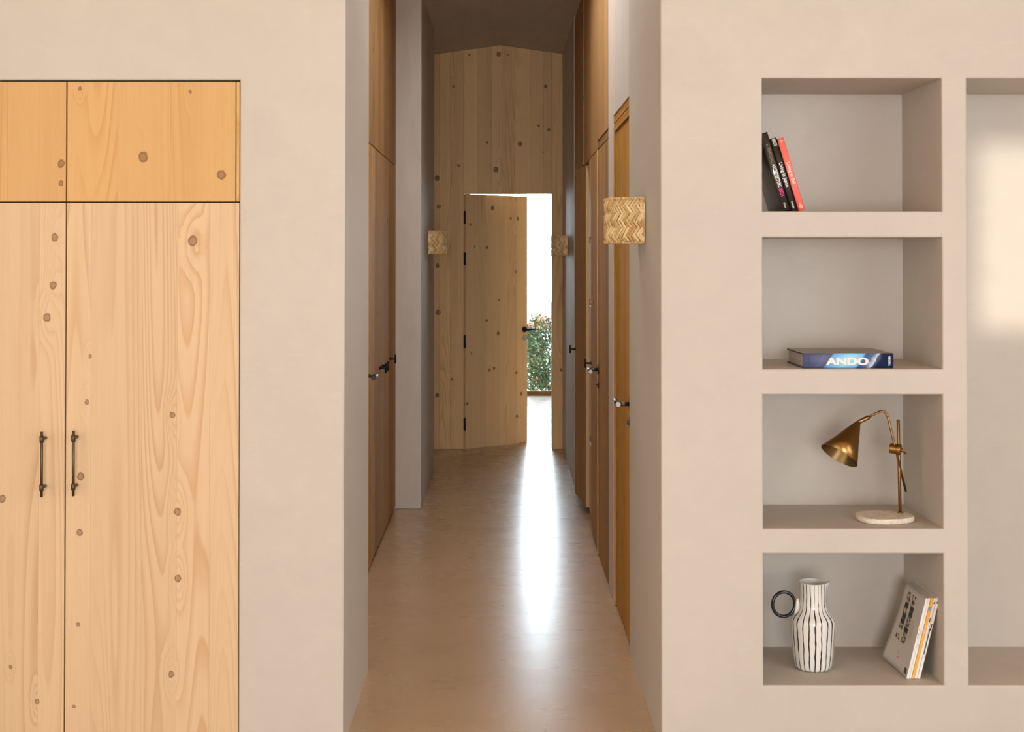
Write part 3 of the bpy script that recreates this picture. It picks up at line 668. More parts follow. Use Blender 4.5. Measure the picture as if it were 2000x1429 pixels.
# ================================================================== WOVEN SCONCES
def straw(name, c0, c1):
    t = NT(name); g = t.n('ShaderNodeTexCoord').outputs['Object']; n = t.noise(g, 140, 3, .6); isl = t.n('ShaderNodeNewGeometry').outputs['Random Per Island']
    k = t.math('ADD', t.math('MULTIPLY', n, .35), t.math('MULTIPLY', isl, .65))
    t.l(t.ramp(k, [(.15, tuple(x*.8 for x in c0)), (.38, c0), (.80, c1)]), t.b.inputs['Base Color']); t.b.inputs['Roughness'].default_value = .65
    t.b.inputs['Specular IOR Level'].default_value = .2
    return t.m
M['straw'] = straw('palm_straw', (.66, .42, .17), (.97, .75, .43))
M['straw_dark'] = plain('straw_lining', (.42, .27, .11), .8)
M['bulb'] = plain('frosted_bulb', (.85, .84, .80), .3)
def sconce(side, X, Yc, zc, r, h, label, seed):
    """half-round shade of plaited palm on the wall at x = X; side = +1 when it sticks out towards +x"""
    rr = random.Random(seed)
    t = thing('wall_sconce', label, 'sconce', (X, Yc, zc-h/2), group='woven palm wall sconces')
    def P(s, z, rad):      # s in 0..1 round the half circle
        a = math.pi*s
        sq = 1.0
        return Vector((X+side*(rad*math.sin(a)*sq+.004), Yc-rad*math.cos(a), zc+z))
    bm = new_bm(); N = 28
    i0 = [bm.verts.new(P(k/N, -h/2+.006, r-.004)) for k in range(N+1)]; i1 = [bm.verts.new(P(k/N, h/2-.006, r-.004)) for k in range(N+1)]
    for k in range(N): bm.faces.new((i0[k], i0[k+1], i1[k+1], i1[k])).smooth = True
    lin = obj('shade_lining', bm, M['straw_dark'], t)
    bm = new_bm(); rows = 6; cols = 34; rh = h/rows
    def strip(s0, z0, s1, z1, w, lift0, lift1, jit=0):
        n = 4; L = math.pi*r; d = Vector(((s1-s0)*L, z1-z0)); d.normalize(); px_ = Vector((-d.y, d.x))
        top = []; bot = []
        for k in range(n+1):
            q = k/n; s = s0+(s1-s0)*q; z = z0+(z1-z0)*q; lf_ = lift0+(lift1-lift0)*q+.0022*math.sin(math.pi*q)
            ww = w*(.72+.28*math.sin(math.pi*q))
            for sg, lst in ((1, top), (-1, bot)):
                s_ = min(1.0, max(0.0, s+sg*px_.x*ww/2/L)); lst.append(bm.verts.new(P(s_, z+sg*px_.y*ww/2, r+lf_+(.0004 if sg > 0 else -.0002))))
        back = [bm.verts.new(v.co.copy()+ (Vector((X, Yc, v.co.z))-v.co).normalized()*.0012) for v in top+bot]
        tb, bb = back[:n+1], back[n+1:]
        for k in range(n):
            bm.faces.new((top[k], bot[k], bot[k+1], top[k+1])); bm.faces.new((tb[k], tb[k+1], bb[k+1], bb[k]))
            bm.faces.new((top[k], top[k+1], tb[k+1], tb[k])); bm.faces.new((bot[k], bb[k], bb[k+1], bot[k+1]))
    dS = 1.0/cols
    for j in range(rows):
        sg = 1 if j % 2 == 0 else -1
        for k in range(-1, cols+1):
            for sub in (.2,):
                s = (k+sub+.25+rr.uniform(-.08, .08))*dS; z = -h/2+(j+.5)*rh+rr.uniform(-.0015, .0015)
                ds = dS*1.5; dz = rh*.72*rr.uniform(.85, 1.15)
                a = (s-ds*.6, z-sg*dz); b = (s+ds*.6, z+sg*dz)
                if b[0] < 0.004 or a[0] > .996: continue
                z0 = max(-h/2+.002, min(h/2-.002, a[1])); z1 = max(-h/2+.002, min(h/2-.002, b[1]))
                strip(max(.0, a[0]), z0, min(1.0, b[0]), z1, .0084*rr.uniform(.8, 1.15), .0004, .0058)
    obj('woven_shade', bm, M['straw'], t)['kind'] = 'stuff'
    # bound rims and loose fibres
    for z in (-h/2, h/2):
        bm = new_bm()
        tube(bm, [P(k/40, z+rr.uniform(-.0015, .0015), r+.001) for k in range(41)], .0034, n=8)
        for k in range(46):
            s = (k+.5)/46; a = P(s-.006, z-.008*(1 if z > 0 else -1), r+.0045); b = P(s+.006, z+.003*(1 if z > 0 else -1), r+.004); tube(bm, [a, P(s, z, r+.0062), b], .0014, n=5)
        obj('bound_rim', bm, M['straw'], t)
    bm = new_bm()
    for k in range(130):
        s = rr.random() if k % 3 else rr.choice((rr.uniform(0, .05), rr.uniform(.40, .62))); z = rr.uniform(-h/2, h/2); p = P(s, z, r+.002); out = (p-Vector((X, Yc, zc+z))).normalized()
        d = Vector((rr.uniform(-.4, .4), rr.uniform(-.6, .6), rr.uniform(-.8, .8)))+out*.7; L = rr.uniform(.004, .012)
        tube(bm, [p, p+d*L*.6+out*.001, p+d*L], [.0007, .0006, .0003], n=4)
    obj('loose_fibres', bm, M['straw'], t)['kind'] = 'stuff'
    bm = new_bm(); bx = sorted((X, X+side*.006)); box(bm, bx[0], bx[1], Yc-.045, Yc+.045, zc-.05, zc+.05, bev=.001)
    cyl(bm, (X+side*.006, Yc, zc-.01), (X+side*.045, Yc, zc-.01), .012, n=16); cyl(bm, (X+side*.045, Yc, zc-.03), (X+side*.045, Yc, zc+.01), .016, n=16)
    obj('wall_bracket', bm, M['bronze'], t)
    bm = new_bm(); tube(bm, [(X+side*.045, Yc, zc+.01+q) for q in (0, .008, .018, .03, .038, .042)], [.011, .014, .020, .020, .013, .003], n=16); obj('bulb', bm, M['bulb'], t)
sconce(-1, XR, 4.755, atY(1222, 431, 4.7).z, .128, .158, 'large straw-coloured woven sconce at the mouth of the corridor', 1)
sconce(-1, XR, 10.00, atY(1094, 479.5, 9.95).z, .117, .146, 'woven sconce on the right wall beside the bright doorway', 2)
sconce(1, XP, 9.02, atY(855, 473.5, 9.0).z, .125, .152, 'woven sconce on the dark wall left of the open pine door', 3)

# ================================================================== BOOKS in the top niche
M['page'] = plain('book_pages', (.80, .74, .64), .9)
M['white_ink'] = plain('white_ink', (.86, .83, .78), .6)
M['grey_ink'] = plain('grey_ink', (.48, .44, .38), .6)
M['pink_ink'] = plain('pink_ink', (.85, .03, .22), .5)
M['black_cover'] = plain('black_glossy_cover', (.020, .018, .017), .10, spec=.9, coat=.6)
M['charcoal_cover'] = plain('charcoal_cover', (.032, .027, .024), .45)
M['coral_cover'] = plain('coral_cover', (.97, .185, .145), .45)
M['orange_print'] = plain('orange_print', (.85, .25, .03), .5)
M['yellow_print'] = plain('yellow_print', (.85, .55, .03), .5)
def book(name, label, px_bl, t, h, d, tilt, mat, ysp, zfl, group=None):
    """upright book: spine faces the room, leans by tilt; px_bl = pixel x of its bottom left spine corner"""
    X = atY(px_bl[0], px_bl[1], ysp).x
    o = thing(name, label, 'book', (X, ysp, zfl), (0, tilt, 0), group)
    bm = new_bm(); c = .0025
    # case: two boards and a rounded spine
    n = 7; prof = [(t*k/(n-1), -.003*math.sin(math.pi*k/(n-1))) for k in range(n)]
    a = [bm.verts.new((x, y, 0)) for x, y in prof]+[bm.verts.new((t, .003, 0)), bm.verts.new((0, .003, 0))]
    b = [bm.verts.new((v.co.x, v.co.y, h)) for v in a]; m_ = len(a)
    for i in range(m_): f = bm.faces.new((a[i], a[(i+1)%m_], b[(i+1)%m_], b[i])); f.smooth = i < n-1
    bm.faces.new(a[::-1]); bm.faces.new(b)
    box(bm, 0, c, .003, d, 0, h); box(bm, t-c, t, .003, d, 0, h)
    obj('cover', bm, mat, o, local=True)
    pbox('pages', M['page'], o, c, t-c, .004, d-.004, .003, h-.003, local=True)
    return o
def spine_text(o, body, t, h, frac0, frac1, mat, size, weight=.0, xo=.5):
    """reads from the top down the spine"""
    return text_mesh('lettering', body, size, mat, o, (t*xo, -.0034, h*(1-frac0)), (0, 0, -1), (1, 0, 0), weight, length=h*(frac1-frac0))
zf = nz[0][0]+.0005; s1 = 1/1.0
tl = -R(16.3); ct, st_ = math.cos(tl), math.sin(tl)
yb = Y0+.045
GR = 'books leaning in the top niche'
t1, h1 = .0255, .263
b1 = book('book', 'thick glossy black architecture book leaning on the niche side', (1528.6, 412), t1, h1, .215, tl, M['black_cover'], yb, zf, GR)
spine_text(b1, 'SURPRISING', t1, h1, .145, .385, M['grey_ink'], .0165, -.0004, .52)
spine_text(b1, 'ARCHITECTURE', t1, h1, .405, .70, M['white_ink'], .0165, .0003, .52)
spine_text(b1, 'IBIZA', t1, h1, .715, .82, M['pink_ink'], .0165, .0004, .52)
spine_text(b1, 'teNeues', t1, h1, .895, .965, M['grey_ink'], .010, .0003, .5)
t2, h2 = .0200, .247
b2 = book('book', 'slim charcoal book about Japan between the black and coral books', (1546.4, 412), t2, h2, .205, tl-R(.3), M['charcoal_cover'], yb+.004, zf, GR)
spine_text(b2, 'Living in Japan', t2, h2, .335, .665, M['white_ink'], .0165, .0002, .5)
spine_text(b2, 'TASCHEN', t2, h2, .865, .965, M['white_ink'], .0075, .0002, .42)
t3, h3 = .0205, .247
b3 = book('book', 'coral red book with pale lettering, rightmost in the top niche', (1560.6, 412), t3, h3, .205, tl-R(.2), M['coral_cover'], yb-.004, zf, GR)
spine_text(b3, 'Living in Bali', t3, h3, .335, .63, M['white_ink'], .0165, 0, .5)
for (bk, t_, h_, cm) in ((b2, t2, h2, M['grey_ink']), (b3, t3, h3, plain('pale_coral_ink', (.95, .45, .38), .5))):
    for (fx, fz, w, l) in ((.35, .955, .22, .016), (.55, .95, .2, .022), (.72, .965, .12, .012)) if bk is b2 else ((.40, .955, .12, .010), (.6, .955, .35, .004)):
        pbox('spine_print', cm, bk, t_*(fx-w/2), t_*(fx+w/2), -.0035, -.0028, h_*fz-l/2, h_*fz+l/2, local=True)
    if bk is b2:
        for (fx, fz, l) in ((.35, .905, .008), (.5, .915, .014), (.66, .91, .012), (.8, .912, .009)): pbox('spine_print', cm, bk, t_*(fx-.05), t_*(fx+.05), -.0035, -.0024, h_*fz-l/2, h_*fz+l/2, local=True)
    else:
        for (fx, fz, l) in ((.3, .06, .012), (.45, .07, .020), (.6, .06, .014), (.75, .055, .010)): pbox('spine_print', cm, bk, t_*(fx-.05), t_*(fx+.05), -.0035, -.0024, h_*fz-l/2, h_*fz+l/2, local=True)
pbox('cover_print', M['orange_print'], b2, .0005, t2-.0005, -.0008, .05, -.0003, .0006, local=True)
pbox('cover_print', M['yellow_print'], b3, .0005, t3-.0005, -.0008, .05, -.0003, .0006, local=True)
t = NT('dark_colourful_cover'); g = t.n('ShaderNodeTexCoord').outputs['Object']
t.l(t.ramp(t.noise(t.vmul(g, (1, 12, 26)), 1.5, 2, .6), [(.42, (.025, .015, .015)), (.53, (.10, .02, .02)), (.58, (.75, .38, .04)), (.64, (.03, .02, .02))]), t.b.inputs['Base Color'])
pbox('cover_print', t.m, b3, -.0006, .0004, .0005, .204, .004, h3-.002, local=True)

# ================================================================== ANDO book lying in the second niche
bz = nz[1][0]+.0005; by = Y0+.030; bx0, bx1 = atY(1568.3, 705, by).x, atY(1744.5, 705, by).x
bh = atY(1650, 690, by).z-atY(1650, 719, by).z; L = bx1-bx0; bd = .232
t = NT('blue_photo_jacket'); uv, u, v = t.sepuv()     # u across the spine's height, v along the spine, in metres
q = t.math('ADD', t.math('DIVIDE', v, L), t.math('MULTIPLY', t.math('DIVIDE', u, bh), -.11))
wob = t.noise(uv, 55, 4, .6); q2 = t.math('MULTIPLY_ADD', t.math('SUBTRACT', wob, .5), .10, q)
base = t.ramp(q, [(0, (.075, .10, .225)), (.115, (.085, .11, .24)), (.13, (.12, .14, .27)), (.215, (.085, .105, .22)), (.24, (.14, .42, .80)), (.42, (.30, .66, .95)), (.57, (.22, .52, .86)), (.60, (.03, .09, .28))], 'LINEAR')
right = t.ramp(q2, [(.60, (.03, .09, .28)), (.68, (.10, .17, .34)), (.735, (.75, .82, .90)), (.75, (.08, .14, .30)), (.80, (.010, .02, .06)), (.86, (.008, .025, .085))])
pick = t.ramp(q, [(.595, 0.0), (.61, 1.0)])
t.l(t.mix(pick, base, right), t.b.inputs['Base Color']); t.b.inputs['Roughness'].default_value = .32
M['ando'] = t.m
M['grey_cover'] = plain('grey_cover', (.30, .26, .22), .45); M['navy'] = plain('navy_board', (.012, .016, .035), .5)
ab = thing('book', 'thick blue monograph lying flat with ANDO on its spine', 'book', (bx0, by, bz))
bm = new_bm(); n = 9; Lr = bm.loops.layers.uv.verify()
prof = [(-.004*math.sin(math.pi*k/(n-1)), bh*k/(n-1)) for k in range(n)]
a = [bm.verts.new((0, y, z)) for y, z in prof]; b = [bm.verts.new((L, y, z)) for y, z in prof]
for k in range(n-1):
    f = bm.faces.new((a[k], b[k], b[k+1], a[k+1])); f.smooth = True
    for lp in f.loops: lp[Lr].uv = (lp.vert.co.z, lp.vert.co.x)
a2 = [bm.verts.new((0, .003, z)) for z in (0, bh)]; b2_ = [bm.verts.new((L, .003, z)) for z in (0, bh)]
bm.faces.new((a2[0], b2_[0], b[0], a[0])); bm.faces.new((a[-1], b[-1], b2_[1], a2[1])); bm.faces.new(a[::-1]+[a2[0], a2[1]][:0] if False else [a2[0]]+a+[a2[1]]); bm.faces.new([b2_[1]]+b[::-1]+[b2_[0]])
obj('spine', bm, M['ando'], ab, local=True, keepuv=True)
for nm, z0, z1, m_ in (('cover_board', 0, .0035, M['navy']), ('cover_board', bh-.0035, bh, M['grey_cover'])):
    pbox(nm, m_, ab, 0, L, .003, bd, z0, z1, bev=.0008, local=True)
pbox('cover_edge', M['navy'], ab, -.0004, .0005, .003, bd, bh-.0042, bh-.0003, local=True)
M['pagedge'] = NT('page_edges'); tt = M['pagedge']; g = tt.n('ShaderNodeTexCoord').outputs['Object']
tt.l(tt.ramp(tt.noise(tt.vmul(g, (1, 2, 900)), 1.0, 2), [(.35, (.36, .31, .24)), (.65, (.62, .55, .44))]), tt.b.inputs['Base Color']); M['pagedge'] = tt.m
pbox('pages', M['pagedge'], ab, .004, L-.004, .003, bd-.006, .0036, bh-.0036, local=True)
text_mesh('lettering', 'ANDO', .0315, plain('cream_ink', (.84, .80, .70), .5), ab, (L*.262, -.0045, bh*.44), (1, 0, 0), (0, 0, 1), .0017, length=L*.475)
text_mesh('lettering', 'TASCHEN', .0095, M['white_ink'], ab, (L*.955, -.0046, bh*.17), (0, 0, 1), (-1, 0, 0), .0003, length=bh*.66)
text_mesh('lettering', 'Philip Jodidio', .0055, M['navy'], ab, (L*.058, -.0046, bh*.20), (0, 0, 1), (-1, 0, 0), 0, length=bh*.6)

# ================================================================== BRASS LAMP in the third niche
def brass(name, c0, c1, r):
    t = NT(name); g = t.n('ShaderNodeTexCoord').outputs['Object']
    n = t.noise(g, 14, 3, .5); t.l(t.mix(n, c0, c1), t.b.inputs['Base Color']); t.b.inputs['Metallic'].default_value = 1.0
    t.l(t.ramp(t.noise(g, 60, 3), [(.3, r-.02), (.7, r+.03)]), t.b.inputs['Roughness']); return t.m
M['brass'] = brass('aged_brass', (.31, .170, .055), (.36, .205, .072), .30)
M['brass_in'] = brass('brass_inside', (.19, .125, .050), (.23, .155, .066), .32)
lz = nz[2][0]+.0005; LYp = 4.363
pb = atY(1758, 1001, LYp); pt = atY(1754.2, 819, LYp)
lamp = thing('table_lamp', 'aged brass table lamp with cone shade on a pale stone base', 'lamp', (pb.x, LYp, lz))
# stone base: rounded pebble outline
bt = .0185; bcx0 = atY(1673.6, 1012, 4.33).x; bcx1 = atY(1784.5, 1012, 4.33).x
cxm, cym = (bcx0+bcx1)/2, 4.333; rx, ry = (bcx1-bcx0)/2, .073
bm = new_bm(); N = 64; out = []
for k in range(N):
    a = 2*math.pi*k/N; ex = 2.5
    x = math.copysign(abs(math.cos(a))**(2/ex), math.cos(a)); y = math.copysign(abs(math.sin(a))**(2/ex), math.sin(a))
    out.append((cxm+rx*x, cym+ry*(y*(1-.18*x*(1 if y < 0 else .4)) - .10*(1-x*x)*(y < 0))))
prev = None; rings = []
for off, z in ((.004, 0), (.0005, .003), (0, .006), (0, bt-.003), (.0012, bt-.001), (.004, bt)):
    rings.append([bm.verts.new((cxm+(x-cxm)*(1-off/rx), cym+(y-cym)*(1-off/ry), lz+z)) for x, y in out])
for a, b in zip(rings, rings[1:]):
    for k in range(N): bm.faces.new((a[k], a[(k+1)%N], b[(k+1)%N], b[k])).smooth = True
bm.faces.new(rings[0][::-1]); bm.faces.new(rings[-1])
t = NT('pale_travertine'); g = t.n('ShaderNodeTexCoord').outputs['Object']; n1 = t.noise(g, 45, 5, .65, .6); n2 = t.noise(g, 160, 3, .6)
c = t.ramp(n1, [(.3, (.62, .51, .41)), (.55, (.80, .71, .60)), (.75, (.86, .79, .70))]); pit = t.ramp(n2, [(.34, 1.0), (.40, 0.0)])
t.l(t.mix(t.math('MULTIPLY', pit, .55), c, (.50, .36, .25)), t.b.inputs['Base Color']); t.b.inputs['Roughness'].default_value = .7; t.bump(t.math('SUBTRACT', n1, pit), .35, .002)
o = obj('base', bm, t.m, lamp); o['label'] = 'pale travertine base'
bm = new_bm(); p0 = Vector((pb.x, LYp, lz+bt)); p1 = Vector((pt.x, LYp, pt.z)); cyl(bm, p0, p1, .0054, n=20, bev=.0008); obj('pole', bm, M['brass'], lamp)
bm = new_bm(); cyl(bm, p0-Vector((0,0,.0005)), p0+Vector((0,0,.003)), .0112, n=24, bev=.001); obj('pole_flange', bm, M['brass'], lamp)
# arm: straight rod through the clamp, bent over to the shade
ya = LYp-.011
A = lambda px, py, y=ya: atY(px, py, y)
arm_pts = [A(1769.5, 960, LYp+.006), A(1747, 868)]
bend = [A(1737.5, 828), A(1735.2, 818), A(1732.2, 810), A(1728.5, 804.5), A(1724, 802.2), A(1718.5, 803.6), A(1713, 806)]
bm = new_bm(); tube(bm, arm_pts+bend+[A(1696, 814.6)], .0038, n=14); obj('arm', bm, M['brass'], lamp)
sA, sB = A(1697.2, 814), A(1676.5, 824.2); bm = new_bm(); cyl(bm, sA, sB, .0072, n=20, bev=.001); obj('socket', bm, M['brass'], lamp)
# clamp: ribbed drum lying across pole and arm with a wing nut
cc = A(1749.5, 876.5, LYp-.008); axd = Vector((1, -.55, -.12)).normalized()
bm = new_bm(); pts = []; rad = []
for k in range(9): pts.append(cc+axd*(-.019+.0025*k)); rad.append(.0175 if k % 2 else .0160)
pts += [cc+axd*q for q in (.004, .015, .017)]; rad += [.0180, .0180, .0165]
tube(bm, pts, rad, n=28); ob = obj('clamp', bm, M['brass'], lamp)
bm = new_bm(); wv = Vector((.6, .0, -.8)).normalized(); e0 = cc+axd*.016; cyl(bm, e0-axd*.001, e0+axd*.007, .006, n=16)
tube(bm, [e0+axd*.004-wv*.012, e0+axd*.006, e0+axd*.008+wv*.016], [.002, .0042, .0022], n=10); obj('wing_nut', bm, M['brass'], lamp)
# shade
rd = ray(1660, 868).normalized(); tow = -rd
inpl = (A(1639.8, 889.8)-A(1676.5, 825.5)); inpl = (inpl-rd*inpl.dot(rd)); axl = inpl.length; inpl.normalize()
tl_ = R(16.5); axs = (inpl*math.cos(tl_)+tow*math.sin(tl_)).normalized(); SL = axl/math.cos(tl_); SR = .0655
apex = A(1675.8, 825.5); u_, v_, d_ = frame_of(axs)
def cone(bm, st, flip=False):
    n = 56; rings = [[bm.verts.new(apex+d_*h_+(u_*math.cos(2*math.pi*k/n)+v_*math.sin(2*math.pi*k/n))*r_) for k in range(n)] for h_, r_ in st]
    for a, b in zip(rings, rings[1:]):
        for k in range(n): bm.faces.new((a[k], b[k], b[(k+1)%n], a[(k+1)%n])).smooth = True
    return rings
bm = new_bm(); rg = cone(bm, [(-.003, .0015), (-.003, .0070), (0, .0088), (SL*.33, .0088+(SR-.0088)*.33), (SL*.66, .0088+(SR-.0088)*.66), (SL, SR), (SL+.0002, SR-.0007)]); bm.faces.new(rg[0])
sh = obj('shade', bm, M['brass'], lamp)
bm = new_bm(); rg = cone(bm, [(SL, SR-.0008), (SL*.5, .0088+(SR-.0088)*.5-.0012), (.004, .008)]); bm.faces.new(rg[-1]); obj('shade_inside', bm, M['brass_in'], sh)
bm = new_bm(); pts = [apex+d_*q for q in (.006, .03, .036, .05, .062, .070, .073)]; tube(bm, pts, [.010, .010, .008, .014, .015, .010, .002], n=16); obj('bulb', bm, M['bulb'], lamp)

# ================================================================== STRIPED JUG in the bottom niche
jz0 = nz[3][0]+.0005; JY = 4.375; jx_ = atY(1480+550/5.103, 1230, JY).x; sc = JY/F*1.0
jug = thing('jug', 'white ceramic jug with black stripes and black ring handle', 'jug', (jx_, JY, jz0))
prof = [(0, 27), (1.2, 31), (4, 34.2), (9, 36.2), (18, 37.9), (38, 39.8), (57, 41.3), (76, 42.7), (88, 43.4), (94.5, 43.2), (99, 41.4), (104, 37.6), (109, 33), (114, 29.6), (120, 27.5), (128, 26.6), (140, 26.0), (152, 25.8), (160, 26.0), (166.5, 26.4)]
prof = [(h_*sc, r_*sc) for h_, r_ in prof]
def smooth_prof(p, n=4):
    outp = []
    for i in range(len(p)-1):
        a, b, c, d = p[max(i-1,0)], p[i], p[i+1], p[min(i+2,len(p)-1)]
        for k in range(n):
            q = k/n; outp.append(tuple(.5*((2*b[j])+(-a[j]+c[j])*q+(2*a[j]-5*b[j]+4*c[j]-d[j])*q*q+(-a[j]+3*b[j]-3*c[j]+d[j])*q**3) for j in (0, 1)))
    return outp+[p[-1]]
prof = smooth_prof(prof, 3); H = prof[-1][0]; NJ = 96
def jug_surface(bm, prof, inset=0, uv=False):
    rings = []
    for h_, r_ in prof:
        ring = []
        for k in range(NJ):
            a = 2*math.pi*k/NJ; r2 = r_-inset; sp = max(0, (h_-H*.80)/(H*.20))**2
            da = math.atan2(math.sin(a), math.cos(a)); bumpv = math.exp(-(da/.42)**2)*sp*.0125
            dz = math.exp(-(da/.6)**2)*sp*.002
            ring.append(bm.verts.new((jx_+(r2+bumpv)*math.cos(a-.12), JY+(r2+bumpv*.3)*math.sin(a-.12), jz0+h_+dz)))
        rings.append(ring)
    Lr = bm.loops.layers.uv.verify()
    for j, (a, b) in enumerate(zip(rings, rings[1:])):
        for k in range(NJ):
            f = bm.faces.new((a[k], a[(k+1)%NJ], b[(k+1)%NJ], b[k])); f.smooth = True
            us = (k/NJ, (k+1)/NJ, (k+1)/NJ, k/NJ); vs = (prof[j][0], prof[j][0], prof[j+1][0], prof[j+1][0])
            for lp, uu, vv in zip(f.loops, us, vs): lp[Lr].uv = (uu, vv)
    return rings
bm = new_bm(); ro = jug_surface(bm, prof); bm.faces.new(ro[0][::-1])
t = NT('striped_glaze'); uv, u, v = t.sepuv()
wv = t.noise(t.comb(t.math('MULTIPLY', u, 24.0), t.math('MULTIPLY', v, 16)), 1.0, 2, .5)
q = t.math('MULTIPLY_ADD', t.math('SUBTRACT', wv, .5), .55, t.math('MULTIPLY', u, 22.0))
dd = t.math('ABSOLUTE', t.math('SUBTRACT', t.math('FRACT', q), .5))
line = t.math('LESS_THAN', dd, .095)
t.l(t.mix(line, (.80, .775, .72), (.018, .018, .022)), t.b.inputs['Base Color']); t.b.inputs['Roughness'].default_value = .12; t.b.inputs['Specular IOR Level'].default_value = .6
ob = obj('body', bm, t.m, jug, keepuv=True); ob['label'] = 'glossy white body with hand-painted black stripes'
M['glaze'] = plain('white_glaze', (.82, .80, .75), .15)
bm = new_bm(); hi = [p for p in prof if p[0] > H*.45]; ri = jug_surface(bm, hi, .0028); bm.faces.new(ri[0])
top = [v_.co.copy() for v_ in ri[-1]]
outer_top = []
for k in range(NJ):
    a = 2*math.pi*k/NJ; da = math.atan2(math.sin(a), math.cos(a)); r_ = prof[-1][1]; bu = math.exp(-(da/.42)**2)*.0125; dz = math.exp(-(da/.6)**2)*.002
    outer_top.append(bm.verts.new((jx_+(r_+bu)*math.cos(a-.12), JY+(r_+bu*.3)*math.sin(a-.12), jz0+H+dz)))
mid_ = [bm.verts.new((p.co+q_.co)/2+Vector((0,0,.0012))) for p, q_ in zip(ri[-1], outer_top)]
for r1_, r2_ in ((ri[-1], mid_), (mid_, outer_top)):
    for k in range(NJ): bm.faces.new((r1_[k], r1_[(k+1)%NJ], r2_[(k+1)%NJ], r2_[k])).smooth = True
obj('inner_glaze', bm, M['glaze'], jug)
M['black_glaze'] = plain('black_glaze', (.008, .008, .009), .10, spec=.6)
hc = atY(1530.8, 1179.5, JY-.004); bm = new_bm()
torus(bm, hc, (1, .12, 0), (0, 0, 1), 22.4*sc, 23.6*sc, 3.3*sc)
hd_ = obj('handle', bm, M['black_glaze'], jug); hd_['label'] = 'black ring handle'
bm = new_bm(); tube(bm, [atY(1557.4+dx_, py_, JY-.003) for dx_, py_ in ((.8, 1168), (.2, 1172), (0, 1178), (-.4, 1186), (-2.5, 1194), (-5, 1201))], [.002, .0055, .0070, .0070, .0065, .003], n=14); obj('handle_joint', bm, M['glaze'], jug)

# ================================================================== MAGAZINES in the bottom niche
M['mag_white'] = plain('white_paper_cover', (.82, .80, .76), .5)
M['mag_beige'] = plain('beige_paper_cover', (.60, .54, .48), .5)
M['mag_orange'] = plain('orange_spine', (.93, .42, .035), .5)
M['mag_blue'] = plain('blue_label', (.22, .30, .52), .5)
M['ink'] = plain('black_ink', (.02, .02, .022), .6)
mg_tilt = R(13.9); my = 4.256; mz = nz[3][0]+.0006; MH = .268; MD = .212
mags = [(1770.2, .0082, MH, 0, 'front magazine with beige building cover, curling open at its lower edge', 'mag_white'),
        (1774.9, .0068, MH*1.002, .002, 'thin white magazine just behind the curling beige cover', 'mag_white'),
        (1778.9, .0085, MH*1.005, .000, 'magazine with orange spine and blue label', 'mag_orange'),
        (1783.9, .0078, MH*1.0, .002, 'white magazine right of the orange spine', 'mag_white'),
        (1788.6, .0085, MH*1.005, .001, 'white magazine against the side of the niche', 'mag_white')]
cosm, sinm = math.cos(mg_tilt), math.sin(mg_tilt)
X = atY(1770.2, 1325, my).x; acc = 0.0
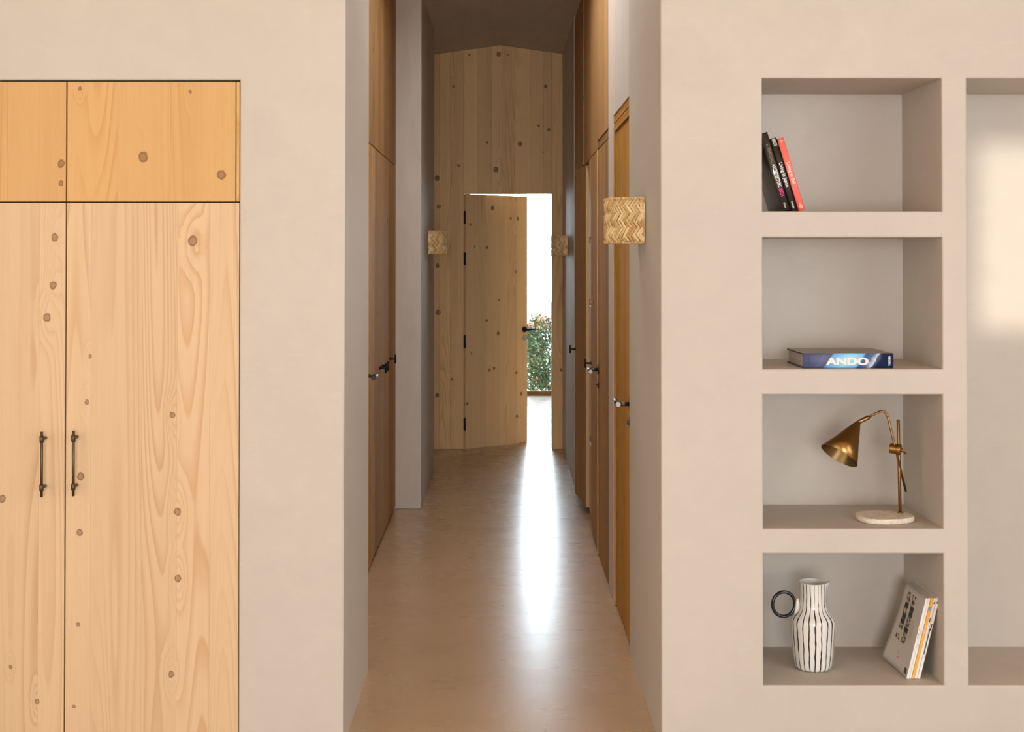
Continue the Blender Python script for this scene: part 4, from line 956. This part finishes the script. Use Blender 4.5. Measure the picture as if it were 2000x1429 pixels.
for i, (px, th, h_, dy, label, mk) in enumerate(mags):
    # leaning right: the lower right corner stands on the shelf
    bot = Vector((X+acc/cosm, my+dy, mz+th*sinm))
    acc += th+.0010
    o = thing('magazine', label, 'magazine', bot, (0, mg_tilt, 0), 'magazines leaning in the bottom niche')
    dd_ = MD if i == 0 else MD+(.012 if i in (2, 4) else .004)
    bm = new_bm(); box(bm, 0, th, 0, .0015, 0, h_, bev=.0004); obj('spine', bm, M[mk], o, local=True)
    if i == 0:
        # front cover curls away from the pages towards its lower fore edge
        bm = new_bm(); NU, NV = 14, 16; gridv = []
        for a in range(NU+1):
            row = []
            for b in range(NV+1):
                yy = MD*a/NU; zz = h_*b/NV; curl = .023*(a/NU)**2*max(0, 1-b/NV*1.25)**1.6
                row.append((-curl, yy, zz+curl*.30))
            gridv.append(row)
        fr_ = [[bm.verts.new(p) for p in r_] for r_ in gridv]; bk_ = [[bm.verts.new((p[0]+.0006, p[1], p[2])) for p in r_] for r_ in gridv]
        for a in range(NU):
            for b in range(NV):
                bm.faces.new((fr_[a][b], fr_[a+1][b], fr_[a+1][b+1], fr_[a][b+1])).smooth = True; bm.faces.new((bk_[a][b], bk_[a][b+1], bk_[a+1][b+1], bk_[a+1][b])).smooth = True
        for b in range(NV): bm.faces.new((fr_[NU][b], bk_[NU][b], bk_[NU][b+1], fr_[NU][b+1]))
        for a in range(NU): bm.faces.new((fr_[a][0], bk_[a][0], bk_[a+1][0], fr_[a+1][0])); bm.faces.new((fr_[a][NV], fr_[a+1][NV], bk_[a+1][NV], bk_[a][NV]))
        fc = obj('front_cover', bm, M['mag_beige'], o, local=True); fc['label'] = 'beige front cover with a photo of a patterned facade'
        def on_cover(fy, fz):   # point just above the curled cover
            curl = .023*fy**2*max(0, 1-fz*1.25)**1.6; return (-curl-.0004, MD*fy, h_*fz+curl*.30)
        def patch(y0, y1, z0, z1, mat):
            bm = new_bm(); n = 4; r0 = [bm.verts.new(on_cover(y0, z0+(z1-z0)*k/n)) for k in range(n+1)]; r1 = [bm.verts.new(on_cover(y1, z0+(z1-z0)*k/n)) for k in range(n+1)]
            for k in range(n): bm.faces.new((r0[k], r1[k], r1[k+1], r0[k+1]))
            return bm
        t = NT('facade_photo'); g = t.n('ShaderNodeTexCoord').outputs['Object']
        ck = t.noise(t.vmul(g, (1, 75, 90)), 1.0, 2, .5); t.l(t.ramp(ck, [(.40, (.030, .028, .035)), (.47, (.12, .10, .09)), (.50, (.52, .36, .19)), (.70, (.62, .50, .36))]), t.b.inputs['Base Color'])
        rr = random.Random(4)
        for k in range(9):
            for m2 in range(2):
                if rr.random() < .9:
                    y0_ = .80-.24*m2-.03*rr.random(); z0_ = .32+.068*k
                    obj('cover_print', patch(y0_-.16, y0_, z0_+.002, z0_+.067, None), t.m if rr.random() < .72 else M['ink'], fc, local=True)
        for y0_, z0_, z1_, mm in ((.30, .42, .66, M['grey_ink']), (.24, .46, .62, M['grey_ink']), (.55, .17, .215, M['grey_ink']), (.52, .125, .145, M['pink_ink'])):
            obj('cover_print', patch(y0_-.035, y0_, z0_, z1_, None), mm, fc, local=True)
        for k in range(6): obj('cover_print', patch(.06+.018*k, .072+.018*k, .035, .105, None), M['ink'], fc, local=True)
    else:
        pbox('front_cover', M['mag_beige' if i in (1, 2) else 'mag_white'], o, 0, .0006, .0015, dd_, 0, h_, local=True)
    pbox('back_cover', M['mag_white'], o, th-.0006, th, .0015, dd_, 0, h_, local=True)
    pbox('pages', M['page'], o, .0007, th-.0007, .0016, dd_-.002, .0008, h_-.0008, local=True)
    if i == 2:
        pbox('spine_label', M['mag_blue'], o, .0004, th-.0004, -.0005, .0002, h_*.845, h_*.895, local=True)
        text_mesh('lettering', 'AV Monografias', .0058, M['white_ink'], o, (th*.5, -.0006, h_*.66), (0, 0, -1), (1, 0, 0), 0, length=h_*.10)
        text_mesh('lettering', '215', .006, M['white_ink'], o, (th*.12, -.0006, h_*.035), (1, 0, 0), (0, 0, 1), 0, length=th*.7)
    else:
        for (z0_, z1_) in (((.50, .57), (.60, .63)) if i == 0 else ((.55, .60), (.40, .43)) if i == 1 else ((.93, .955), (.70, .76)) if i == 3 else ((.60, .68), (.93, .955))):
            pbox('spine_print', M['grey_ink'] if i < 3 else M['ink'], o, th*.32, th*.68, -.0003, .0002, h_*z0_, h_*z1_, local=True)
        if i == 4: pbox('spine_print', M['ink'], o, .0003, th*.35, -.0003, .0002, h_*.30, h_*.62, local=True)

# ================================================================== HEDGE beyond the window
def leaf_mat(name, c0, c1):
    t = NT(name); g = t.n('ShaderNodeTexCoord').outputs['Object']; t.l(t.mix(t.noise(g, 9, 3, .6), c0, c1), t.b.inputs['Base Color'])
    t.b.inputs['Roughness'].default_value = .38; t.b.inputs['Subsurface Weight'].default_value = 0.0
    return t.m
M['leaf'] = leaf_mat('hedge_leaf', (.014, .052, .022), (.075, .165, .065)); M['leaf_red'] = leaf_mat('young_red_leaf', (.42, .13, .09), (.50, .33, .17)); M['stem'] = plain('shrub_stem', (.12, .08, .05), .8)
def shrub(cx, cy, w, h, label, seed, nl=2600):
    rr = random.Random(seed); t = thing('hedge_shrub', label, 'shrub', (cx, cy, -.13), group='garden hedge beyond the window')
    bms = [new_bm(), new_bm()]
    for k in range(nl):
        a = rr.uniform(0, 2*math.pi); b = rr.random(); q = rr.random()**.45
        zz = -.08+h*b; rad = w*(.80+.2*math.sin(3*a+b*5+seed))*(.75+.5*b-.75*b**4)*q
        p = Vector((cx+rad*math.cos(a), cy+rad*.8*math.sin(a), zz+rr.uniform(-.05, .05)))
        red = rr.random() < (.55 if b > .86 else .07); bm = bms[1 if red else 0]
        d = Vector((math.cos(a)*rr.uniform(.2, 1), math.sin(a)*rr.uniform(.2, 1), rr.uniform(-.4, .9))).normalized(); s = d.cross(Vector((rr.uniform(-1, 1), rr.uniform(-1, 1), rr.uniform(-1, 1)))).normalized(); L = rr.uniform(.034, .066); ww = L*.24; nn = d.cross(s)
        v0 = bm.verts.new(p); v1 = bm.verts.new(p+d*L*.45+s*ww+nn*.004); v2 = bm.verts.new(p+d*L-nn*.006); v3 = bm.verts.new(p+d*L*.45-s*ww+nn*.004); v4 = bm.verts.new(p+d*L*.5-nn*.002)
        bm.faces.new((v0, v1, v4)); bm.faces.new((v1, v2, v4)); bm.faces.new((v2, v3, v4)); bm.faces.new((v3, v0, v4))
    for bm, nm, m_ in ((bms[0], 'foliage', 'leaf'), (bms[1], 'young_leaves', 'leaf_red')):
        me = bpy.data.meshes.new(nm); bmesh.ops.translate(bm, verts=bm.verts, vec=-wloc(t)); bm.to_mesh(me); bm.free(); me.materials.append(M[m_])
        o = bpy.data.objects.new(nm, me); COL.objects.link(o); o.parent = t; o['kind'] = 'stuff'
    bm = new_bm()
    for k in range(7):
        a = rr.uniform(0, 6.28); tube(bm, [(cx, cy, -.13), (cx+.3*w*math.cos(a), cy+.3*w*math.sin(a), h*.4), (cx+.7*w*math.cos(a), cy+.6*w*math.sin(a), h*.8)], [.014, .009, .004], n=6)
    obj('stems', bm, M['stem'], t)
shrub(.62, 16.45, .46, .90, 'reddish-tipped green shrub seen through the gap of the open door', 11, 8500)
shrub(-.44, 16.5, .42, .95, 'green hedge shrub hidden behind the pine door, left of the reddish one', 12, 1500)
shrub(1.68, 16.5, .42, .98, 'green hedge shrub right of the reddish one, behind the end wall', 13, 1500)
